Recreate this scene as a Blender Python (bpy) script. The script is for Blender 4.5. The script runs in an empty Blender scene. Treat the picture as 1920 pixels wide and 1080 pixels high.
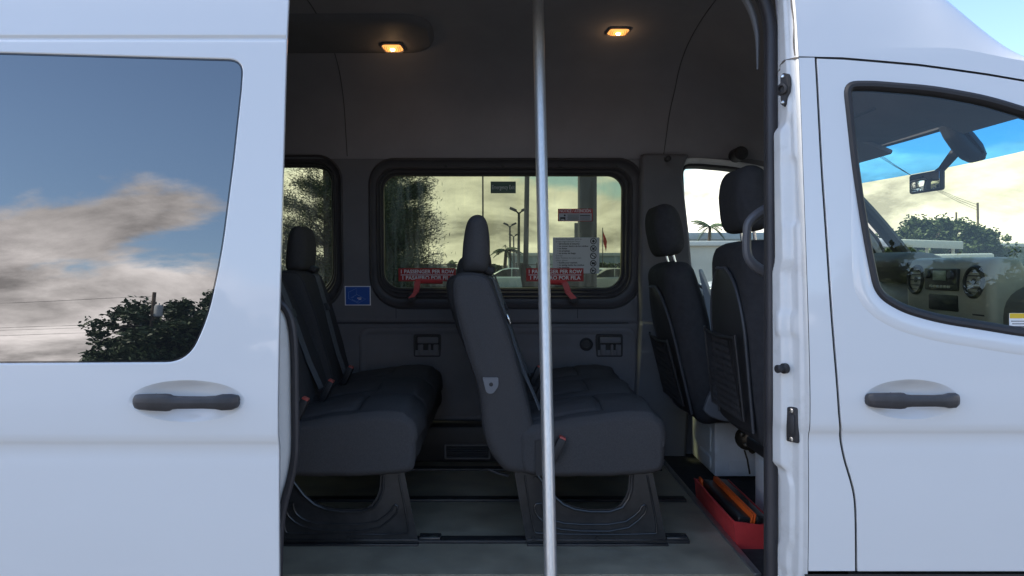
import bpy, bmesh, math, random
from mathutils import Vector, Matrix, noise
from mathutils.bvhtree import BVHTree
random.seed(7)
R = math.radians
SC = bpy.context.scene
COL = SC.collection

# ------------------------------------------------------------------ camera
F, VX, VY, CZ = 1440.0, 935.0, 495.0, 1.65
cam_d = bpy.data.cameras.new('camera')
cam = bpy.data.objects.new('camera', cam_d); COL.objects.link(cam)
cam.location = (0, 0, CZ); cam.rotation_euler = (R(90), 0, 0)
cam_d.sensor_width = 36; cam_d.lens = 27
cam_d.shift_x = 25 / 1920; cam_d.shift_y = -45 / 1920
cam_d.clip_start = 0.05; cam_d.clip_end = 3000
SC.camera = cam

# ------------------------------------------------------------------ world
CLX, CLY = -2.3, -6.1
SUN_ELEV, SUN_AZ = 48, -80           # azimuth clockwise from +Y (far side of the van)
world = bpy.data.worlds.new('World'); SC.world = world; world.use_nodes = True
wt = world.node_tree; wn = wt.nodes; wl = wt.links
wn.clear()
def N(tree, typ, **kw):
    n = tree.nodes.new(typ)
    for k, v in kw.items():
        setattr(n, k, v)
    return n
def math_n(tree, op, a, b=None, clamp=False):
    n = N(tree, 'ShaderNodeMath', operation=op); n.use_clamp = clamp
    for i, v in enumerate((a, b)):
        if v is None: continue
        if hasattr(v, 'links'): tree.links.new(v, n.inputs[i])
        else: n.inputs[i].default_value = v
    return n.outputs[0]
sky = N(wt, 'ShaderNodeTexSky', sky_type='NISHITA')
sky.sun_disc = False; sky.sun_elevation = R(SUN_ELEV); sky.sun_rotation = R(SUN_AZ)
sky.air_density = 1.0; sky.dust_density = 0.6; sky.ozone_density = 3.0
tc = N(wt, 'ShaderNodeTexCoord')
sep = N(wt, 'ShaderNodeSeparateXYZ'); wl.new(tc.outputs['Generated'], sep.inputs[0])
zc = math_n(wt, 'ADD', math_n(wt, 'MAXIMUM', sep.outputs[2], 0.0), 0.30)
comb = N(wt, 'ShaderNodeCombineXYZ')
wl.new(math_n(wt, 'DIVIDE', sep.outputs[0], zc), comb.inputs[0])
wl.new(math_n(wt, 'DIVIDE', sep.outputs[1], zc), comb.inputs[1])
def noise_n(tree, vec, scale, detail=6, rough=0.55, dist=0.0):
    n = N(tree, 'ShaderNodeTexNoise'); n.inputs['Scale'].default_value = scale
    n.inputs['Detail'].default_value = detail; n.inputs['Roughness'].default_value = rough
    n.inputs['Distortion'].default_value = dist
    tree.links.new(vec, n.inputs['Vector']); return n.outputs[0]
cmap = N(wt, 'ShaderNodeMapping'); cmap.inputs['Location'].default_value = (CLX, CLY, 0); wl.new(comb.outputs[0], cmap.inputs[0])
cn = noise_n(wt, cmap.outputs[0], 0.95, 9, 0.55, 0.25)
cover = N(wt, 'ShaderNodeMapRange'); wl.new(sep.outputs[2], cover.inputs[0])
cover.inputs[1].default_value = 0.0; cover.inputs[2].default_value = 0.30
cover.inputs[3].default_value = 0.26; cover.inputs[4].default_value = -0.15
mask = N(wt, 'ShaderNodeMapRange', interpolation_type='SMOOTHSTEP')
wl.new(math_n(wt, 'ADD', cn, cover.outputs[0]), mask.inputs[0])
mask.inputs[1].default_value = 0.52; mask.inputs[2].default_value = 0.585
cs = noise_n(wt, cmap.outputs[0], 2.3, 8, 0.6, 0.3)
shade = N(wt, 'ShaderNodeMapRange'); wl.new(cs, shade.inputs[0])
shade.inputs[1].default_value = 0.35; shade.inputs[2].default_value = 0.68
shade.inputs[3].default_value = 0.40; shade.inputs[4].default_value = 1.6
bw = N(wt, 'ShaderNodeRGBToBW'); wl.new(sky.outputs[0], bw.inputs[0])
ccol = N(wt, 'ShaderNodeMix', data_type='RGBA', blend_type='MULTIPLY')
ccol.inputs[0].default_value = 1.0
cgray = N(wt, 'ShaderNodeCombineColor')
cval = math_n(wt, 'MULTIPLY', math_n(wt, 'ADD', math_n(wt, 'MULTIPLY', bw.outputs[0], 1.0), 2.0), shade.outputs[0])
for i in range(3): wl.new(cval, cgray.inputs[i])
wl.new(cgray.outputs[0], ccol.inputs[6]); ccol.inputs[7].default_value = (1.0, 0.925, 0.90, 1)
smix = N(wt, 'ShaderNodeMix', data_type='RGBA')
wl.new(mask.outputs[0], smix.inputs[0]); wl.new(sky.outputs[0], smix.inputs[6]); wl.new(ccol.outputs[2], smix.inputs[7])
bg = N(wt, 'ShaderNodeBackground'); bg.inputs[1].default_value = 0.13
wl.new(smix.outputs[2], bg.inputs[0])
wo = N(wt, 'ShaderNodeOutputWorld'); wl.new(bg.outputs[0], wo.inputs[0])

# ------------------------------------------------------------------ sun
sd = bpy.data.lights.new('sun', 'SUN'); sun = bpy.data.objects.new('sun', sd); COL.objects.link(sun)
sd.energy = 3.0; sd.angle = R(4); sd.color = (1.0, 0.93, 0.82)
sun.rotation_euler = Vector((math.sin(R(SUN_AZ)) * math.cos(R(SUN_ELEV)), math.cos(R(SUN_AZ)) * math.cos(R(SUN_ELEV)), math.sin(R(SUN_ELEV)))).to_track_quat('Z', 'Y').to_euler()
sun.location = (0, 30, 30)

# ------------------------------------------------------------------ exposure
SC.render.engine = 'CYCLES'
SC.view_settings.view_transform = 'Standard'; SC.view_settings.look = 'None'
SC.view_settings.gamma = 1.0; SC.view_settings.use_curve_mapping = False
SC.view_settings.exposure = 1.34
SC.cycles.max_bounces = 10; SC.cycles.transparent_max_bounces = 24

# ------------------------------------------------------------------ materials
MATS = {}
def pm(name, col, rough=0.5, metal=0.0, bump=0.0, bscale=200, var=0.0, vscale=6, coat=0.0, spec=0.5, aniso=None, col2=None, dirt=0.0, dcol=(0.25, 0.22, 0.18), rvar=0.0):
    m = bpy.data.materials.new(name); m.use_nodes = True; t = m.node_tree
    b = t.nodes['Principled BSDF']
    b.inputs['Roughness'].default_value = rough; b.inputs['Metallic'].default_value = metal
    b.inputs['Coat Weight'].default_value = coat; b.inputs['Coat Roughness'].default_value = 0.04
    b.inputs['Specular IOR Level'].default_value = spec
    g = N(t, 'ShaderNodeNewGeometry'); pos = g.outputs['Position']
    if aniso:
        mp = N(t, 'ShaderNodeMapping'); mp.inputs['Scale'].default_value = aniso; t.links.new(pos, mp.inputs[0]); pos = mp.outputs[0]
    c4 = (*col, 1)
    out = None
    if var or col2:
        n1 = noise_n(t, pos, vscale, 5, 0.6)
        mr = N(t, 'ShaderNodeMapRange'); t.links.new(n1, mr.inputs[0]); mr.inputs[1].default_value = 0.3; mr.inputs[2].default_value = 0.7
        mx = N(t, 'ShaderNodeMix', data_type='RGBA'); t.links.new(mr.outputs[0], mx.inputs[0])
        if col2:
            mx.inputs[6].default_value = c4; mx.inputs[7].default_value = (*col2, 1)
        else:
            mx.inputs[6].default_value = tuple(min(1, c * (1 - var)) for c in col) + (1,)
            mx.inputs[7].default_value = tuple(min(1, c * (1 + var)) for c in col) + (1,)
        out = mx.outputs[2]
    if dirt:
        n2 = noise_n(t, pos, 9, 8, 0.7)
        mr2 = N(t, 'ShaderNodeMapRange'); t.links.new(n2, mr2.inputs[0]); mr2.inputs[1].default_value = 0.55; mr2.inputs[2].default_value = 0.75; mr2.inputs[4].default_value = dirt
        mx2 = N(t, 'ShaderNodeMix', data_type='RGBA'); t.links.new(mr2.outputs[0], mx2.inputs[0])
        if out: t.links.new(out, mx2.inputs[6])
        else: mx2.inputs[6].default_value = c4
        mx2.inputs[7].default_value = (*dcol, 1); out = mx2.outputs[2]
    if out: t.links.new(out, b.inputs['Base Color'])
    else: b.inputs['Base Color'].default_value = c4
    if rvar:
        n3 = noise_n(t, pos, 14, 6, 0.65)
        mr3 = N(t, 'ShaderNodeMapRange'); t.links.new(n3, mr3.inputs[0]); mr3.inputs[1].default_value = 0.3; mr3.inputs[2].default_value = 0.7
        mr3.inputs[3].default_value = max(0.02, rough - rvar); mr3.inputs[4].default_value = min(1, rough + rvar)
        t.links.new(mr3.outputs[0], b.inputs['Roughness'])
    if bump:
        nb = noise_n(t, pos, bscale, 3, 0.6)
        bp = N(t, 'ShaderNodeBump'); bp.inputs['Strength'].default_value = bump; bp.inputs['Distance'].default_value = 0.002
        t.links.new(nb, bp.inputs['Height']); t.links.new(bp.outputs[0], b.inputs['Normal'])
    MATS[name] = m
    return m
def glass(name, tint, ior=1.5, dirt=0.02, dcol=(0.5, 0.5, 0.45), streak=(14, 14, 1.2)):
    m = bpy.data.materials.new(name); m.use_nodes = True; t = m.node_tree; t.nodes.clear()
    tr = N(t, 'ShaderNodeBsdfTransparent'); tr.inputs[0].default_value = (*tint, 1)
    gl = N(t, 'ShaderNodeBsdfGlossy'); gl.inputs['Roughness'].default_value = 0.0
    df = N(t, 'ShaderNodeBsdfTranslucent'); df.inputs[0].default_value = (*dcol, 1)
    fr = N(t, 'ShaderNodeFresnel'); g = N(t, 'ShaderNodeNewGeometry')
    iv = N(t, 'ShaderNodeMix'); t.links.new(g.outputs['Backfacing'], iv.inputs[0]); iv.inputs[2].default_value = ior; iv.inputs[3].default_value = 1 / ior
    t.links.new(iv.outputs[0], fr.inputs[0])     # a thin pane reflects alike from both sides
    mp = N(t, 'ShaderNodeMapping'); mp.inputs['Scale'].default_value = streak; t.links.new(g.outputs['Position'], mp.inputs[0])
    n1 = noise_n(t, mp.outputs[0], 1.6, 7, 0.65, 0.3)
    mr = N(t, 'ShaderNodeMapRange'); t.links.new(n1, mr.inputs[0]); mr.inputs[1].default_value = 0.42; mr.inputs[2].default_value = 0.75
    mr.inputs[3].default_value = dirt * 0.25; mr.inputs[4].default_value = dirt * 2.2
    m1 = N(t, 'ShaderNodeMixShader'); t.links.new(mr.outputs[0], m1.inputs[0]); t.links.new(tr.outputs[0], m1.inputs[1]); t.links.new(df.outputs[0], m1.inputs[2])
    m2 = N(t, 'ShaderNodeMixShader'); t.links.new(fr.outputs[0], m2.inputs[0]); t.links.new(m1.outputs[0], m2.inputs[1]); t.links.new(gl.outputs[0], m2.inputs[2])
    o = N(t, 'ShaderNodeOutputMaterial'); t.links.new(m2.outputs[0], o.inputs[0])
    return m
def film(name, col, tr=0.5):
    m = pm(name, col, 0.5, var=0.05); t = m.node_tree; b = t.nodes['Principled BSDF']; o = t.nodes['Material Output']
    tl = N(t, 'ShaderNodeBsdfTranslucent'); tl.inputs[0].default_value = (*col, 1)
    mx = N(t, 'ShaderNodeMixShader'); mx.inputs[0].default_value = tr
    t.links.new(b.outputs[0], mx.inputs[1]); t.links.new(tl.outputs[0], mx.inputs[2]); t.links.new(mx.outputs[0], o.inputs[0]); return m
def emit(name, col, s):
    m = bpy.data.materials.new(name); m.use_nodes = True; t = m.node_tree; b = t.nodes['Principled BSDF']
    b.inputs['Base Color'].default_value = (*col, 1); b.inputs['Emission Color'].default_value = (*col, 1); b.inputs['Emission Strength'].default_value = s
    return m

PAINT = pm('white_paint', (0.77, 0.77, 0.76), 0.3, coat=1.0, var=0.01, vscale=2, bump=0.5, bscale=4, rvar=0.02)
JAMB = pm('jamb_paint', (0.74, 0.74, 0.72), 0.4, coat=0.4, var=0.03, vscale=20, dirt=0.35, dcol=(0.36, 0.33, 0.28))
DOORGLASS = pm('privacy_glass', (0.012, 0.013, 0.014), 0.0, spec=1.0, var=0.05)
DOORGLASS.node_tree.nodes['Principled BSDF'].inputs['IOR'].default_value = 2.75
DOORGLASS.node_tree.nodes['Principled BSDF'].inputs['Specular IOR Level'].default_value = 0.5
GLASS_T = glass('tinted_glass', (0.25, 0.28, 0.175), 1.5, 0.08, (0.30, 0.33, 0.26))
GLASS_D = glass('rear_tinted_glass', (0.30, 0.33, 0.22), 1.5, 0.03)
GLASS_C = glass('clear_glass', (0.84, 0.9, 0.8), 1.5, 0.012)
GLASS_F = glass('front_door_glass', (0.92, 0.96, 0.88), 1.62, 0.006)
GLASS_W = glass('windshield_glass', (0.76, 0.80, 0.62), 1.5, 0.006)
GLASS_B = glass('windshield_tint', (0.10, 0.42, 0.75), 1.5, 0.004)
RUBBER = pm('black_rubber', (0.022, 0.021, 0.023), 0.55, bump=0.15, bscale=300, var=0.2, vscale=10)
SEALM = pm('grey_rubber_seal', (0.045, 0.042, 0.046), 0.5, bump=0.1, bscale=250, var=0.2, vscale=8)
HANDLE = pm('weathered_black_plastic', (0.045, 0.043, 0.046), 0.42, bump=0.3, bscale=700, var=0.3, vscale=18)
HEADL = pm('headliner_fabric', (0.31, 0.297, 0.312), 0.95, bump=0.35, bscale=1100, var=0.06, vscale=5, spec=0.1)
TRIM = pm('charcoal_trim_plastic', (0.16, 0.155, 0.162), 0.6, bump=0.35, bscale=900, var=0.08, vscale=5, spec=0.3)
TRIM2 = pm('charcoal_trim_panel', (0.18, 0.173, 0.18), 0.65, bump=0.35, bscale=900, var=0.08, vscale=5, spec=0.3)
TRIMD = pm('black_trim_plastic', (0.035, 0.033, 0.034), 0.5, bump=0.25, bscale=800, var=0.1, spec=0.4)
FRAMEM = pm('window_frame_plastic', (0.075, 0.07, 0.072), 0.5, bump=0.25, bscale=800, var=0.1, spec=0.4)
FABRIC = pm('charcoal_seat_fabric', (0.088, 0.083, 0.083), 0.9, bump=0.8, bscale=1300, var=0.22, vscale=420, spec=0.15)
FABRIC2 = pm('black_seat_fabric', (0.055, 0.054, 0.058), 0.92, bump=0.5, bscale=1500, var=0.12, vscale=40, spec=0.15)
SHELL = pm('seat_shell_plastic', (0.07, 0.072, 0.08), 0.5, bump=0.2, bscale=900, spec=0.4)
BELT = pm('grey_belt_webbing', (0.16, 0.165, 0.175), 0.7, bump=0.5, bscale=1400, var=0.15, vscale=60)
STEELB = pm('black_painted_steel', (0.03, 0.029, 0.029), 0.22, bump=0.05, bscale=200, var=0.3, vscale=14, rvar=0.05)
FLOORM = pm('grey_vinyl_floor', (0.32, 0.275, 0.195), 0.5, bump=0.25, bscale=700, var=0.28, vscale=7, dirt=0.75, dcol=(0.36, 0.33, 0.26), rvar=0.12)
t_ = FLOORM.node_tree; b_n = t_.nodes['Principled BSDF']; gN = N(t_, 'ShaderNodeNewGeometry')
sp_ = noise_n(t_, gN.outputs['Position'], 330, 2, 0.7); rp_ = N(t_, 'ShaderNodeMapRange'); t_.links.new(sp_, rp_.inputs[0]); rp_.inputs[1].default_value = .60; rp_.inputs[2].default_value = .68; rp_.inputs[4].default_value = .55
mxf = N(t_, 'ShaderNodeMix', data_type='RGBA'); lk = b_n.inputs['Base Color'].links[0].from_socket; t_.links.new(rp_.outputs[0], mxf.inputs[0]); t_.links.new(lk, mxf.inputs[6]); mxf.inputs[7].default_value = (.5, .46, .38, 1); t_.links.new(mxf.outputs[2], b_n.inputs['Base Color'])
RAILM = pm('black_floor_rail', (0.025, 0.025, 0.026), 0.45, bump=0.2, bscale=300, var=0.2, dirt=0.3, dcol=(0.09, 0.08, 0.07))
CARPET = pm('black_cab_carpet', (0.03, 0.029, 0.028), 0.95, bump=0.8, bscale=500, var=0.4, vscale=30)
ALU = pm('aluminium_strip', (0.42, 0.42, 0.42), 0.42, 0.9, var=0.12, vscale=20, rvar=0.1)
STEEL = pm('brushed_steel', (0.76, 0.74, 0.71), 0.40, 0.75, var=0.10, vscale=10, aniso=(25, 25, 0.2))
CHROME = pm('chrome', (0.7, 0.7, 0.7), 0.15, 1.0)
RED = pm('red_plastic', (0.62, 0.05, 0.05), 0.42, var=0.12, vscale=12, bump=0.15, bscale=500)
REDS = film('sticker_red', (0.50, 0.035, 0.03), 0.25)
WHT = film('sticker_white', (0.88, 0.88, 0.87), 0.05)
PAPER = film('sheet_white', (0.66, 0.67, 0.70), 0.4)
BLK = pm('ink_black', (0.015, 0.015, 0.015), 0.6, var=0.05)
INKG = pm('ink_grey', (0.10, 0.10, 0.11), 0.6, var=0.05)
GREEN = pm('sticker_green', (0.012, 0.06, 0.03), 0.45, var=0.05)
GREYTX = pm('ink_pale', (0.42, 0.46, 0.42), 0.5, var=0.05)
BLUE = pm('sticker_blue', (0.02, 0.10, 0.42), 0.45, var=0.05)
LBLUE = pm('ink_light_blue', (0.25, 0.42, 0.75), 0.5, var=0.05)
ORANGE = pm('orange_reflector', (0.85, 0.13, 0.02), 0.35, var=0.08)
CASE = pm('black_case_plastic', (0.02, 0.02, 0.02), 0.3, bump=0.1, bscale=300, dirt=0.3, dcol=(0.12, 0.11, 0.1))
WSTEEL = pm('white_seat_box_steel', (0.88, 0.90, 0.92), 0.42, coat=0.2, var=0.05, vscale=12, dirt=0.2)
MECH = pm('greasy_metal', (0.10, 0.085, 0.065), 0.4, 0.7, var=0.4, vscale=40)
DASH = pm('dash_plastic', (0.15, 0.148, 0.125), 0.6, bump=0.3, bscale=700, var=0.1)
DASHL = pm('dash_centre_plastic', (0.36, 0.35, 0.27), 0.45, bump=0.2, bscale=700, var=0.08)
LCD = pm('lcd_panel', (0.30, 0.36, 0.26), 0.3, var=0.05)
MIRROR = pm('mirror_glass', (0.8, 0.8, 0.8), 0.02, 1.0)
LAMP = emit('dome_lamp_lens', (1.0, 0.40, 0.10), 0.55)
BULB = emit('lamp_bulb', (1.0, 0.74, 0.36), 9)
ASPH = pm('asphalt', (0.10, 0.098, 0.094), 0.85, bump=0.6, bscale=120, var=0.25, vscale=2.5)
BARK = pm('bark', (0.09, 0.07, 0.05), 0.9, bump=0.8, bscale=20, var=0.3)
LEAFC = pm('casuarina_needles', (0.040, 0.062, 0.028), 0.7, col2=(0.075, 0.10, 0.05), vscale=1.3)
LEAFB = pm('broad_leaves', (0.030, 0.055, 0.016), 0.55, col2=(0.07, 0.10, 0.03), vscale=0.9)
LEAFP = pm('palm_leaves', (0.045, 0.075, 0.025), 0.5, col2=(0.08, 0.11, 0.04), vscale=1.0)
POLEM = pm('dark_pole_metal', (0.06, 0.06, 0.062), 0.5, 0.3, var=0.2)
WOODP = pm('weathered_pole_wood', (0.16, 0.12, 0.085), 0.9, var=0.3, vscale=3, bump=0.4, bscale=30)
TRANSF = pm('transformer_grey', (0.45, 0.46, 0.45), 0.5, var=0.1)
BLDW = pm('building_white_stucco', (0.58, 0.60, 0.58), 0.85, var=0.08, vscale=0.8, bump=0.3, bscale=20)
BLDB = pm('building_blue_grey', (0.36, 0.42, 0.46), 0.8, var=0.08, vscale=0.8)
BLDC = pm('building_cream', (0.52, 0.50, 0.44), 0.85, var=0.1, vscale=0.8)
ROOFM = pm('white_metal_roof', (0.66, 0.67, 0.66), 0.5, var=0.06, vscale=1)
FASC = pm('pale_fascia', (0.58, 0.58, 0.55), 0.6, var=0.06)
WINB = pm('building_window', (0.03, 0.035, 0.04), 0.1, var=0.2)
FLAGM = pm('flag_red', (0.5, 0.06, 0.05), 0.8, var=0.15)
YELL = pm('sticker_yellow', (0.75, 0.5, 0.03), 0.5, var=0.05)
TYRE = pm('tyre_rubber', (0.02, 0.02, 0.02), 0.8, var=0.2, bump=0.3, bscale=80)
RIMM = pm('rim_silver', (0.45, 0.45, 0.46), 0.35, 0.8, var=0.1)

# ------------------------------------------------------------------ helpers
def W(px, py, d): return Vector(((px - VX) * d / F, d, CZ + (VY - py) * d / F))
def q(px, py, d): return ((px - VX) * d / F, (VY - py) * d / F)
def add(name, verts, faces, m, parent=None, smooth=True, autosm=None):
    me = bpy.data.meshes.new(name); me.from_pydata([tuple(v) for v in verts], [], faces); me.update()
    return link(name, me, m, parent, smooth, autosm)
def link(name, me, m, parent=None, smooth=True, autosm=None):
    if m is not None: me.materials.append(m)
    me.polygons.foreach_set('use_smooth', [smooth] * len(me.polygons))
    if smooth and autosm:
        me.set_sharp_from_angle(angle=R(autosm))
    o = bpy.data.objects.new(name, me); COL.objects.link(o)
    if parent is not None:
        o.parent = parent; o.matrix_parent_inverse = pinv(parent)
    return o
def pinv(p):
    M = Matrix.Identity(4); x = p
    while x is not None:
        M = Matrix.LocRotScale(x.location, x.rotation_euler, x.scale) @ M if x.parent is None else x.matrix_parent_inverse @ Matrix.LocRotScale(x.location, x.rotation_euler, x.scale) @ M if False else (Matrix.LocRotScale(x.location, x.rotation_euler, x.scale) @ M)
        x = x.parent if (x.parent is not None and False) else None
    if p.parent is not None: return Matrix.Identity(4)     # nested parts are meshes in world space
    return M.inverted()
def tag(o, label=None, cat=None, group=None, kind=None):
    if label: o['label'] = label
    if cat: o['category'] = cat
    if group: o['group'] = group
    if kind: o['kind'] = kind
    return o
def empty(name, loc, label, cat, group=None):
    o = bpy.data.objects.new(name, None); COL.objects.link(o); o.location = loc; o.empty_display_size = 0.1
    return tag(o, label, cat, group)
class MB:
    def __init__(s): s.v = []; s.f = []
    def add(s, vs, fs):
        b = len(s.v); s.v += [Vector(v) for v in vs]; s.f += [tuple(i + b for i in f) for f in fs]; return s
    def build(s, name, m, parent=None, smooth=True, autosm=35): return add(name, s.v, s.f, m, parent, smooth, autosm)
    def box(s, c, size, rot=None, bev=0.0, seg=2):
        bm = bmesh.new(); bmesh.ops.create_cube(bm, size=1.0)
        for v in bm.verts: v.co = Vector((v.co.x * size[0], v.co.y * size[1], v.co.z * size[2]))
        if bev: bmesh.ops.bevel(bm, geom=bm.edges[:], offset=bev, segments=seg, profile=0.5, affect='EDGES')
        M = (rot.to_4x4() if rot is not None else Matrix.Identity(4)); c = Vector(c)
        bm.verts.index_update()
        s.add([M @ v.co + c for v in bm.verts], [[v.index for v in f.verts] for f in bm.faces]); bm.free(); return s
    def tube(s, pts, r, seg=10, closed=False, cap=True):
        pts = [Vector(p) for p in pts]; n = len(pts)
        rr_ = r if isinstance(r, (list, tuple)) else [r] * n
        tans = []
        for i in range(n):
            a = pts[(i - 1) % n] if (closed or i > 0) else pts[0]; b = pts[(i + 1) % n] if (closed or i < n - 1) else pts[-1]
            t = (b - a); tans.append(t.normalized() if t.length > 1e-9 else Vector((0, 0, 1)))
        up = Vector((0, 0, 1)) if abs(tans[0].z) < 0.9 else Vector((0, 1, 0))
        nrm = (up - tans[0] * up.dot(tans[0])).normalized(); vs = []
        for i in range(n):
            nrm = (nrm - tans[i] * nrm.dot(tans[i])).normalized(); bn = tans[i].cross(nrm)
            for k in range(seg):
                a = 2 * math.pi * k / seg
                vs.append(pts[i] + (nrm * math.cos(a) + bn * math.sin(a)) * rr_[i])
        fs = []
        for i in range(n if closed else n - 1):
            j = (i + 1) % n
            for k in range(seg):
                l = (k + 1) % seg; fs.append((i * seg + k, i * seg + l, j * seg + l, j * seg + k))
        if cap and not closed:
            fs.append(tuple(range(seg))[::-1]); fs.append(tuple((n - 1) * seg + k for k in range(seg)))
        return s.add(vs, fs)
    def ribbon(s, pts, wdir, w, th):
        pts = [Vector(p) for p in pts]; n = len(pts); vs = []; wd = Vector(wdir).normalized()
        for i in range(n):
            t = (pts[min(i + 1, n - 1)] - pts[max(i - 1, 0)]).normalized(); nn = t.cross(wd).normalized()
            for a, b in ((-1, -1), (1, -1), (1, 1), (-1, 1)): vs.append(pts[i] + wd * (a * w / 2) + nn * (b * th / 2))
        fs = [(0, 1, 2, 3), tuple((n - 1) * 4 + k for k in (3, 2, 1, 0))]
        for i in range(n - 1):
            for k in range(4): l = (k + 1) % 4; fs.append((i * 4 + k, i * 4 + l, i * 4 + 4 + l, i * 4 + 4 + k))
        return s.add(vs, fs)
    def disc(s, c, axis, prof, seg=28):   # lathe: prof list of (radius, offset along axis)
        ax = Vector(axis).normalized(); u = ax.orthogonal().normalized(); w = ax.cross(u); c = Vector(c); vs = []; fs = []
        for r_, h in prof:
            for k in range(seg):
                a = 2 * math.pi * k / seg; vs.append(c + ax * h + (u * math.cos(a) + w * math.sin(a)) * r_)
        for i in range(len(prof) - 1):
            for k in range(seg):
                l = (k + 1) % seg; fs.append((i * seg + k, i * seg + l, (i + 1) * seg + l, (i + 1) * seg + k))
        fs.append(tuple(range(seg))[::-1]); fs.append(tuple((len(prof) - 1) * seg + k for k in range(seg)))
        return s.add(vs, fs)
    def plate(s, outer, holes, y0, y1):   # flat plate in XZ with holes and thickness (y0 front, y1 back)
        for y in (y0, y1):
            v, f = region(outer, holes, lambda x, z, y=y: y, rows=[])
            s.add(v, f)
        for p in [outer] + holes:
            n = len(p); s.add([(x, y0, CZ + z) for x, z in p] + [(x, y1, CZ + z) for x, z in p], [(i, (i + 1) % n, n + (i + 1) % n, n + i) for i in range(n)])
        return s

def pchip(xs, ys):
    n = len(xs); h = [xs[i + 1] - xs[i] for i in range(n - 1)]; dl = [(ys[i + 1] - ys[i]) / h[i] for i in range(n - 1)]
    m = [dl[0]] + [0] * (n - 2) + [dl[-1]]
    for i in range(1, n - 1):
        if dl[i - 1] * dl[i] > 0:
            w1 = 2 * h[i] + h[i - 1]; w2 = h[i] + 2 * h[i - 1]; m[i] = (w1 + w2) / (w1 / dl[i - 1] + w2 / dl[i])
    def f(x):
        if x <= xs[0]: return ys[0] + m[0] * (x - xs[0])
        if x >= xs[-1]: return ys[-1]
        lo = 0
        while x > xs[lo + 1]: lo += 1
        t = (x - xs[lo]) / h[lo]
        return (2*t**3 - 3*t*t + 1) * ys[lo] + (t**3 - 2*t*t + t) * h[lo] * m[lo] + (-2*t**3 + 3*t*t) * ys[lo + 1] + (t**3 - t*t) * h[lo] * m[lo + 1]
    return f
D0 = 2.0; YC = 3.01
yin = pchip([-1.35, -1.15, -.95, -.80, -.62, -.50, -.47, -.448, -.432, -.415, -.36, -.30, -.2, 0, .25, .5, .566, .589, .7, .85, .95, 1.03, 1.10, 1.15, 1.175, 1.18],
            [.07, .040, .022, .014, .010, .011, .0125, .0105, .004, .0010, 0, .002, .008, .024, .047, .071, .0785, .082, .100, .135, .175, .235, .33, .5, .8, 1.02])
def ysl(x, z): return D0 - 0.12 + yin(z) + .007 * math.exp(-((z - .577) / .0042) ** 2)
def ybd(x, z): return D0 + yin(z)
def yfar(x, z): return 2 * YC - D0 - yin(z)
def Bq(px, py, off=0.0):
    d = D0
    for _ in range(8): z = (VY - py) * d / F; d = D0 + off + yin(z)
    return ((px - VX) * d / F, (VY - py) * d / F)

def region(outer, holes, ymap, rows=None, step=0.02):
    polys = [outer] + list(holes); zs = set()
    for p in polys:
        for x, z in p: zs.add(round(z, 5))
    z0, z1 = min(zs), max(zs)
    if rows is None:
        k = int((z1 - z0) / step)
        zs |= {round(z0 + (z1 - z0) * i / max(1, k), 5) for i in range(k + 1)}
        zs |= {r_ for r_ in (-.5, -.485, -.47, -.46, -.448, -.44, -.432, -.424, -.415, -.4, .566, .571, .576, .580, .583, .586, .589, .6) if z0 < r_ < z1}
    zs = sorted(zs); zz = [zs[0]]
    for z in zs[1:]:
        if z - zz[-1] > 2e-5: zz.append(z)
    edges = []
    for p in polys:
        for i in range(len(p)):
            (xa, za), (xb, zb) = p[i], p[(i + 1) % len(p)]
            if abs(za - zb) > 1e-9: edges.append((xa, za, xb, zb) if za < zb else (xb, zb, xa, za))
    vid = {}; V = []; FS = []
    def vert(x, z):
        k = (round(x, 5), round(z, 5))
        if k not in vid: vid[k] = len(V); V.append(Vector((x, ymap(x, z), CZ + z)))
        return vid[k]
    for a, b in zip(zz, zz[1:]):
        zm = (a + b) / 2; xs = []
        for xa, za, xb, zb in edges:
            if za < zm < zb:
                g = lambda z: xa + (xb - xa) * (z - za) / (zb - za)
                xs.append((g(zm), g(a), g(b)))
        xs.sort()
        for i in range(0, len(xs) - 1, 2):
            l, r_ = xs[i], xs[i + 1]
            f = []
            for k in (vert(l[1], a), vert(r_[1], a), vert(r_[2], b), vert(l[2], b)):
                if k not in f: f.append(k)
            if len(f) >= 3: FS.append(tuple(f))
    return V, FS
def skin(name, outer, holes, ymap, m, parent, sgn=1, rows=None):
    V, FS = region(outer, holes, ymap, rows)
    if sgn < 0: FS = [f[::-1] for f in FS]
    o = add(name, V, FS, m, parent, True)
    e = 0.004; nr = []
    for v in V:
        z = v.z - CZ; s = (ymap(v.x, z + e) - ymap(v.x, z - e)) / (2 * e)
        nr.append(Vector((0, -1, s)).normalized() * 1 if sgn > 0 else Vector((0, 1, -s)).normalized())
    o.data.normals_split_custom_set_from_vertices([tuple(n) for n in nr])
    return o
def area2(p): return sum(p[i][0] * p[(i + 1) % len(p)][1] - p[(i + 1) % len(p)][0] * p[i][1] for i in range(len(p)))
def inset(p, d):
    n = len(p); s = 1 if area2(p) > 0 else -1; out = []
    for i in range(n):
        ax, az = p[i - 1]; bx, bz = p[(i + 1) % n]; tx, tz = bx - ax, bz - az; L = math.hypot(tx, tz) or 1
        out.append((p[i][0] - s * tz / L * d, p[i][1] + s * tx / L * d))
    return out
def densify(p, L=.03):
    out = []
    for i in range(len(p)):
        a, b = p[i], p[(i + 1) % len(p)]; k = max(1, int(math.dist(a, b) / L))
        out += [(a[0] + (b[0] - a[0]) * j / k, a[1] + (b[1] - a[1]) * j / k) for j in range(k)]
    return out
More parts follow.
